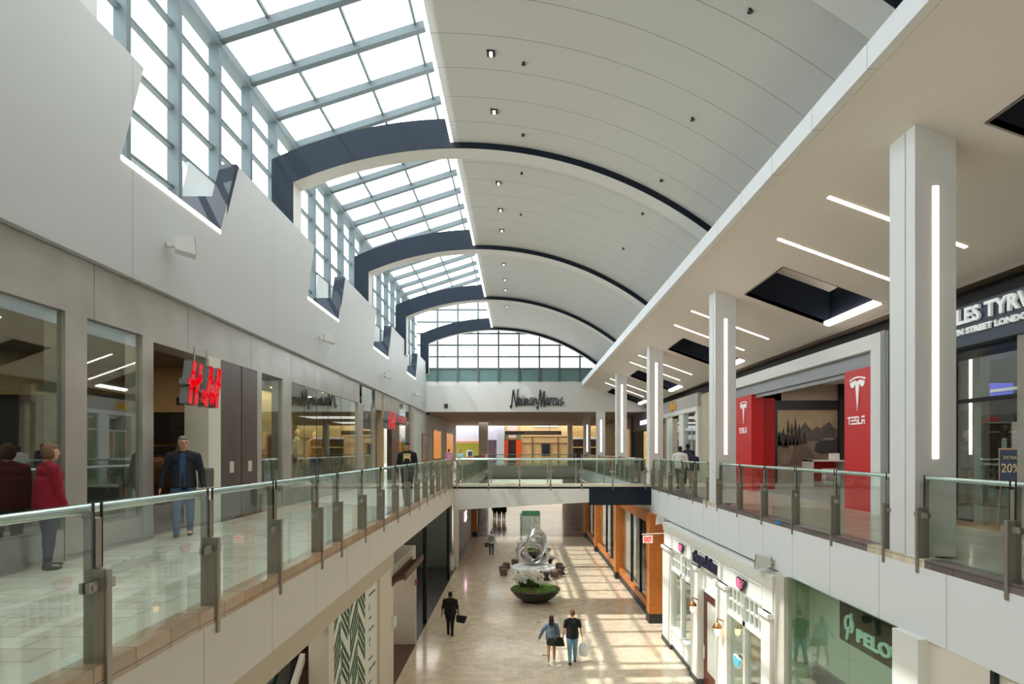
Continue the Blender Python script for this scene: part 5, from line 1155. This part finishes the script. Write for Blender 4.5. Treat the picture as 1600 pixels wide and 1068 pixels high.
        mb.add([(x*rx_, y*ry_, z) for x, y, z in tmp.v], tmp.f, True)
        if hood: mb.ell((0, -.04*H, Z(.855)), (.06*H, .035*H, .035*H), 12, 8)
        mb.lathe([(.045*H, Z(.825)), (.04*H, Z(.852)), (0, Z(.853))], (0, -.003*H, 0), 16)
        remesh(mb, 'top', top, r, vox)
    if jacket:   # open shirt front
        mb = MB(); mb.hexa([(-.026*H, .05*H*B, Z(.50)), (.026*H, .05*H*B, Z(.50)), (.022*H, .084*H*B, Z(.50)), (-.022*H, .084*H*B, Z(.50)), (-.028*H, .03*H*B, Z(.835)), (.028*H, .03*H*B, Z(.835)), (.024*H, .072*H*B, Z(.815)), (-.024*H, .072*H*B, Z(.815))]); mb.build('shirt_front', jacket, r, world=False)
        for s in (-1, 1): mb = MB(); mb.hexa([(s*.012*H, .052*H*B, Z(.835)), (s*.05*H, .035*H*B, Z(.84)), (s*.05*H, .045*H*B, Z(.80)), (s*.02*H, .068*H*B, Z(.79)), (s*.012*H, .060*H*B, Z(.84)), (s*.05*H, .043*H*B, Z(.848)), (s*.05*H, .053*H*B, Z(.805)), (s*.02*H, .076*H*B, Z(.795))]); mb.build('collar', top, r, world=False)
    if bottom:
        mb = MB(); mb.ell((0, -.004*H, Z(.535)), ((.092+.012*female)*H*B+.004*H, .066*H*B+.004*H, .07*H), 16, 10)
        if bottom_kind == 'trousers':
            for s in (-1, 1): legmb(mb, s, .006*H); capsule(mb, J[s][1]+(J[s][2]-J[s][1])*.5, J[s][2]+Vector((0, 0, -.0*H)), .034*H, .030*H)
        else:
            mb.lathe([(.0, Z(.40)), (.098*H*B, Z(.40)), (.1*H*B, Z(.46)), (.09*H*B, Z(.56)), (0, Z(.58))], (0, 0, 0), 20)
        remesh(mb, 'trousers' if bottom_kind == 'trousers' else 'skirt', bottom, r, vox)
    for s in (-1, 1):
        an = J[s][2]; b = J[s][3]; pitch = Matrix.Rotation(b*.8 if b < 0 else b*.5, 3, 'X')
        mb = MB(); mb.ell(an+pitch @ Vector((0, .038*H, -.024*H)), (.027*H, .072*H, .021*H), 12, 8, pitch); mb.ell(an+Vector((0, -.002*H, -.012*H)), (.026*H, .032*H, .032*H), 10, 8)
        mb.build('shoe', shoe, r, world=False)
    if hair:
        mb = MB(); back = HP(0, -.012, .016)
        mb.ell(back, (.049*H, .052*H, .060*H), 16, 12, Mh)
        mb.ell(HP(0, .012, .038), (.042*H, .042*H, .030*H), 14, 10, Mh)
        if hstyle == 'bob':
            mb.ell(HP(0, -.016, -.010), (.054*H, .050*H, .058*H), 16, 12, Mh)
            for s in (-1, 1): mb.ell(HP(s*.04, .006, -.012), (.016*H, .03*H, .05*H), 10, 8, Mh)
        if hstyle == 'long':
            capsule(mb, HP(0, -.03, -.01), HP(0, -.045, -.15), .046*H, .036*H); mb.ell(HP(0, -.05, -.1), (.055*H, .03*H, .11*H), 12, 10, Mh)
            for s in (-1, 1): mb.ell(HP(s*.036, -.02, -.04), (.02*H, .034*H, .06*H), 10, 8, Mh)
        remesh(mb, 'hair', hair, r, min(vox, .012), 2)
    if glasses:
        g = MB()
        for s in (-1, 1): g.tube([HP(s*.017+.012*math.cos(t), .0585, .001+.009*math.sin(t)) for t in [i*math.pi/6 for i in range(13)]], .0016*H, 5); g.tube([HP(s*.029, .0585, .003), HP(s*.046, .0, .003)], .0014*H, 5)
        g.build('spectacles', DARKH, r, world=False)
    r['_w'] = 0; del r['_w']
    return r, A, rz
def hand_world(loc, rz, A, s, H, extra=.05):
    p = A[s][2]+A[s][3]*extra*H; c_, n_ = math.cos(rz), math.sin(rz)
    return Vector((loc[0]+p.x*c_-p.y*n_, loc[1]+p.x*n_+p.y*c_, loc[2]+p.z))
JEAN = mat('denim_blue', (52, 76, 110), .8, noise=.2, nscale=20); JEANL = mat('denim_light', (110, 150, 180), .8, noise=.15, nscale=16); JEAND = mat('denim_dark', (30, 40, 58), .8, noise=.15, nscale=16); BLK = mat('black_cloth', (18, 18, 22), .85)
def fl(px, py, z=0.0): Y = (EYE-z)*960/(py-703); return ((px-810)*Y/960, Y, z)
person(fl(76, 889), (.52, .80), 1.63, 'woman in a dark red sweater with a brown bob by the first shop windows', legs=((4, 4), (-3, 2)), arms=((7, -4, 8), (7, 6, 14)), bulk=1.25, top=mat('red_knit', (138, 14, 38), .9, bump=.6, bscale=90), bottom=JEAND,
       hair=mat('hair_brown', (112, 82, 58), .7, noise=.3, nscale=40), hstyle='bob', female=True, vox=.011, head_turn=-28, belly=.012)
NVJ = mat('jacket_dark', (24, 28, 38), .8)
mloc = (-6.08, 11.15, 0)
p_, A_, rz_ = person(mloc, (.40, -.92), 1.80, 'older man in glasses and a dark jacket walking out of the left shop entrance', legs=((-8, 4), (12, 8)), arms=((15, 6, 14), (17, -4, 14)), bulk=1.16, top=NVJ, bottom=mat('denim_mid', (64, 92, 128), .8, noise=.2, nscale=18),
       hair=mat('hair_grey', (128, 120, 112), .7), vox=.011, glasses=True, jacket=mat('shirt_blue', (44, 74, 116), .8), head_turn=14, belly=.01)
sb_ = thing('shoulder_bag', (mloc[0]+.30, mloc[1]+.2, .85), 'grey shoulder bag hanging at the side of the older man', 'bag')
MB().box(mloc[0]+.20, mloc[0]+.36, mloc[1]+.1, mloc[1]+.42, .86, 1.22).build('bag_body', mat('bag_grey', (92, 90, 84), .8), sb_, bevel=.03)
MB().tube([(mloc[0]+.28, mloc[1]+.12, 1.2), (mloc[0]+.20, mloc[1]+.08, 1.45), (mloc[0]+.1, mloc[1]+.05, 1.5)], .012, 6).build('strap', MATS['bag_grey'], sb_)
hl = (-3.42, 18.9, 0)
p3, A3, rz3 = person(hl, (.12, -1), 1.78, 'dark haired man in a black hoodie with a square print behind the left railing', legs=((10, 4), (-8, 8)), arms=((12, 6, 12), (12, -6, 12)), bulk=1.18, top=BLK, bottom=BLK, hair=BLK, skin=SKIN2, hood=True, vox=.0125)
pr = MB().box(-.11, .11, .118, .13, 1.20, 1.45).build('chest_print', mat('print_yellow', (196, 176, 120), .7, noise=.5, nscale=14), p3, world=False)
wl = (1.10, 20.45, LZ); ml_ = (1.80, 20.5, LZ)
p4, A4, rz4 = person(wl, (.05, 1), 1.60, 'woman with long dark red hair, denim jacket and skirt, holding hands below', legs=((-14, 12), (10, 4)), arms=((34, -4, 6), (17, 2, 4)), bulk=1.08, top=mat('denim_jacket', (92, 112, 130), .8, noise=.15, nscale=16), bottom=mat('olive_skirt', (42, 40, 28), .8), bottom_kind='skirt',
       shoe=mat('white_shoe', (226, 224, 220), .6), hair=mat('hair_dark_red', (44, 20, 24), .6, noise=.3, nscale=30), hstyle='long', skin=SKIN2, female=True, vox=.0125)
p5, A5, rz5 = person(ml_, (0, 1), 1.76, 'man in a black t-shirt and light blue jeans holding hands on the lower floor', legs=((-10, 12), (10, 2)), arms=((12, 2, 4), (15, 4, 10)), bulk=1.16, top=BLK, bottom=JEANL, shoe=BLK, hair=mat('hair_light_brown', (96, 66, 46), .7, noise=.3, nscale=40), sleeve='short', vox=.0125, head_turn=20)
hp = hand_world(ml_, rz5, A5, 1, 1.76, .07)
bg_ = thing('shopping_bag', (hp.x+.02, hp.y, hp.z-.55), 'translucent white plastic shopping bag carried by the man in the black t-shirt', 'bag')
mb = MB(); mb.lathe([(0, -.45), (.13, -.44), (.17, -.3), (.15, -.12), (.07, -.02)], tuple(hp+Vector((.04, 0, -.08))), 14); o = mb.build('bag_body', mat('plastic_white', (226, 228, 230), .3), bg_)
MB().tube([hp+Vector((.1, 0, -.12)), hp+Vector((.04, 0, .0)), hp+Vector((-.02, 0, -.12))], .012, 6).build('handle', MATS['plastic_white'], bg_); MB().lathe([(0, -.46), (.12, -.45), (.145, -.3), (0, -.29)], tuple(hp+Vector((.045, 0, -.075))), 12).build('contents', mat('bag_contents', (150, 120, 124), .7), bg_)
hw_ = thing('handbag', (wl[0]+.26, wl[1]-.06, LZ+.68), 'black handbag at the hip of the woman in the denim jacket', 'bag')
MB().hexa([(wl[0]+.12, wl[1]-.16, LZ+.62), (wl[0]+.44, wl[1]-.16, LZ+.62), (wl[0]+.44, wl[1]-.02, LZ+.62), (wl[0]+.12, wl[1]-.02, LZ+.62), (wl[0]+.18, wl[1]-.12, LZ+.90), (wl[0]+.38, wl[1]-.12, LZ+.90), (wl[0]+.38, wl[1]-.05, LZ+.90), (wl[0]+.18, wl[1]-.05, LZ+.90)]).build('bag_body', BLK, hw_, bevel=.02)
MB().tube([(wl[0]+.2, wl[1]-.09, LZ+.88), (wl[0]+.14, wl[1]-.1, LZ+1.2), (wl[0]+.1, wl[1]-.06, LZ+1.33)], .01, 6).build('strap', BLK, hw_)
bl = (-2.62, 23.6, LZ)
p6, A6, rz6 = person(bl, (.1, 1), 1.66, 'person dressed all in black walking away by the dark floor edge', legs=((10, 12), (-6, 4)), arms=((15, -2, 6), (13, 4, 10)), bulk=1.42, top=BLK, bottom=BLK, hair=BLK, skin=SKIN3, sleeve='elbow', vox=.0125)
hb = thing('tote_bag', (bl[0]+.42, bl[1], LZ+.5), 'large black tote bag carried by the person in black', 'bag')
MB().hexa([(bl[0]+.24, bl[1]-.08, LZ+.52), (bl[0]+.55, bl[1]-.08, LZ+.46), (bl[0]+.55, bl[1]+.1, LZ+.46), (bl[0]+.24, bl[1]+.1, LZ+.52), (bl[0]+.22, bl[1]-.04, LZ+.78), (bl[0]+.66, bl[1]-.04, LZ+.72), (bl[0]+.66, bl[1]+.06, LZ+.72), (bl[0]+.22, bl[1]+.06, LZ+.78)]).build('bag_body', BLK, hb, bevel=.03)
MB().tube([(bl[0]+.35, bl[1]-.02, LZ+.76), (bl[0]+.1, bl[1]-.15, LZ+1.2), (bl[0]-.1, bl[1]-.12, LZ+1.42)], .012, 6).build('strap', BLK, hb)
fl_ = (-1.83, 41.6, LZ)
person(fl_, (.0, 1), 1.66, 'distant woman in a pale blue cap and white top on the lower floor', legs=((3, 3), (-3, 3)), arms=((14, 0, 10), (20, 2, 6)), top=mat('white_top', (224, 220, 216), .8), bottom=JEAN, hair=BLK, skin=SKIN3, vox=.018, female=True)
obj('cap', MB().ell((fl_[0], fl_[1]-.01, LZ+1.63), (.10, .12, .08), 12, 8), mat('cap_blue', (150, 190, 220), .7), 'pale blue cap on the head of the distant woman', 'cap')
obj('backpack', MB().box(fl_[0]-.16, fl_[0]+.18, fl_[1]-.26, fl_[1]-.12, LZ+.95, LZ+1.35), mat('backpack_grey', (140, 142, 146), .8), 'grey backpack worn by the distant woman', 'bag', bevel=.04)
obj('brown_bag', MB().box(fl_[0]-.46, fl_[0]-.2, fl_[1]-.1, fl_[1]+.1, LZ+.55, LZ+.85), mat('bag_brown', (96, 62, 42), .7), 'brown bag carried by the distant woman', 'bag', bevel=.03)
for i, (x, y, t_, b_, lb) in enumerate(((-2.45, 63.5, BLK, BLK, 'leftmost of three distant dark figures seen under the bridge'), (-1.95, 62.5, mat('brown_coat', (70, 50, 40), .8), BLK, 'middle of three distant dark figures seen under the bridge'), (-1.48, 62.7, mat('navy_coat', (30, 34, 52), .8), JEAND, 'rightmost of three distant dark figures seen under the bridge'))):
    person((x, y, LZ), (0, 1), 1.72, lb, top=t_, bottom=b_, hair=BLK, skin=SKIN3, vox=.022, group='distant figures')
person((6.45, 24.5, 0), (.35, 1), 1.70, 'person in a white top walking away beside the third column', arms=((14, 6, 8), (16, -4, 10)), bulk=1.25, top=mat('white_top', (0, 0, 0)), bottom=mat('green_trousers', (70, 92, 74), .8), hair=BLK, skin=SKIN3, vox=.016)
person((7.5, 27.2, 0), (.2, 1), 1.82, 'tall man in a navy top walking away in front of the pale boutique', bulk=1.2, top=mat('navy_top', (34, 50, 84), .8), bottom=JEAND, hair=BLK, skin=SKIN3, vox=.016)
person((7.05, 24.9, 0), (.3, 1), 1.54, 'shorter person in a dark navy top and pink trousers walking away', bulk=1.2, top=mat('dark_navy_top', (24, 32, 52), .8), bottom=mat('pink_trousers', (196, 156, 150), .8), hair=BLK, skin=SKIN3, vox=.016)
person((-3.65, 38.5, 0), (.1, -1), 1.60, 'distant woman in a pale blue top left of the bridge rail', top=mat('pale_blue_top', (176, 214, 222), .8), bottom=BLK, hair=mat('hair_brown', (0, 0, 0)), vox=.018, female=True)
obj('white_bag', MB().box(-4.0, -3.75, 38.1, 38.25, .45, .85), mat('plastic_white', (0, 0, 0)), 'white carrier bag held by the distant woman in pale blue', 'bag', bevel=.03)
person((-5.2, 46.0, 0), (0, 1), 1.62, 'distant person in a pink top past the end wall at left', top=mat('pink_top', (226, 160, 186), .8), bottom=JEAND, hair=BLK, vox=.02)
# shop dummies
pl1 = obj('display_plinth', MB().box(-7.3, -6.65, 17.6, 21.6, 0.012, .46), mat('plinth_pale', (196, 190, 176), .5), 'pale plinth under the dummies in the left window', 'plinth')
DG = 'mannequins in the left window'
person((-6.85, 19.0, .46), (.8, .5), 1.74, 'mannequin in a cream sweater and dark green skirt in the left window', top=mat('cream_sweater', (214, 200, 170), .9), bottom=mat('dark_green_cloth', (38, 52, 42), .8, noise=.5, nscale=8), bottom_kind='skirt', skin=DUMMY, name='mannequin', cat='mannequin', vox=.014, legs=((2, 2), (-4, 4)), female=True, group=DG)
person((-7.25, 18.35, .46), (.7, -.5), 1.84, 'taller mannequin in a brown jacket behind the cream sweater one', top=mat('brown_jacket', (120, 84, 66), .8), bottom=JEAND, skin=DUMMY, name='mannequin', cat='mannequin', vox=.014, legs=((2, 2), (-4, 4)), group=DG)
person((-6.9, 20.8, .46), (.8, -.5), 1.72, 'mannequin in an orange sweater and blue jeans in the left window', top=mat('orange_sweater', (196, 128, 76), .9), bottom=JEAN, skin=DUMMY, name='mannequin', cat='mannequin', vox=.014, legs=((2, 2), (-4, 4)), group=DG)
person((10.75, 13.6, .3), (-.6, -.8), 1.82, 'headless style mannequin in a black suit in the menswear window', top=BLK, bottom=BLK, skin=mat('dummy_black', (30, 28, 28), .5), jacket=mat('white_shirt', (225, 225, 230), .7), name='mannequin', cat='mannequin', vox=.013, legs=((1, 1), (-1, 1)))
obj('display_plinth', MB().box(9.75, 11.1, 13.2, 14.1, .012, .3), BLACK, 'low black plinth in the menswear window', 'plinth')
person((10.02, 13.7, .3), (-.7, -.7), 1.70, 'mannequin in a brown coat beside the grey inner pier', top=mat('grey_coat', (60, 62, 66), .8), bottom=mat('rust_trousers', (140, 84, 44), .8), skin=DUMMY, name='mannequin', cat='mannequin', vox=.014, legs=((1, 1), (-1, 1)))
person((6.3, YX(1182, 6.3)+.1, LZ+.012), (-.8, -.6), 1.72, 'mannequin in a white shirt and black skirt in the near window of the white shop', top=mat('white_shirt', (0, 0, 0)), bottom=BLK, bottom_kind='skirt', skin=DUMMY, name='mannequin', cat='mannequin', vox=.014, legs=((1, 1), (-1, 1)), female=True)
person((6.4, 20.3, LZ+.012), (-.8, -.6), 1.78, 'mannequin in a grey suit in the far window of the white shop', top=mat('suit_grey', (84, 88, 96), .8), bottom=mat('suit_grey', (0, 0, 0)), skin=DUMMY, name='mannequin', cat='mannequin', vox=.014, legs=((1, 1), (-1, 1)))
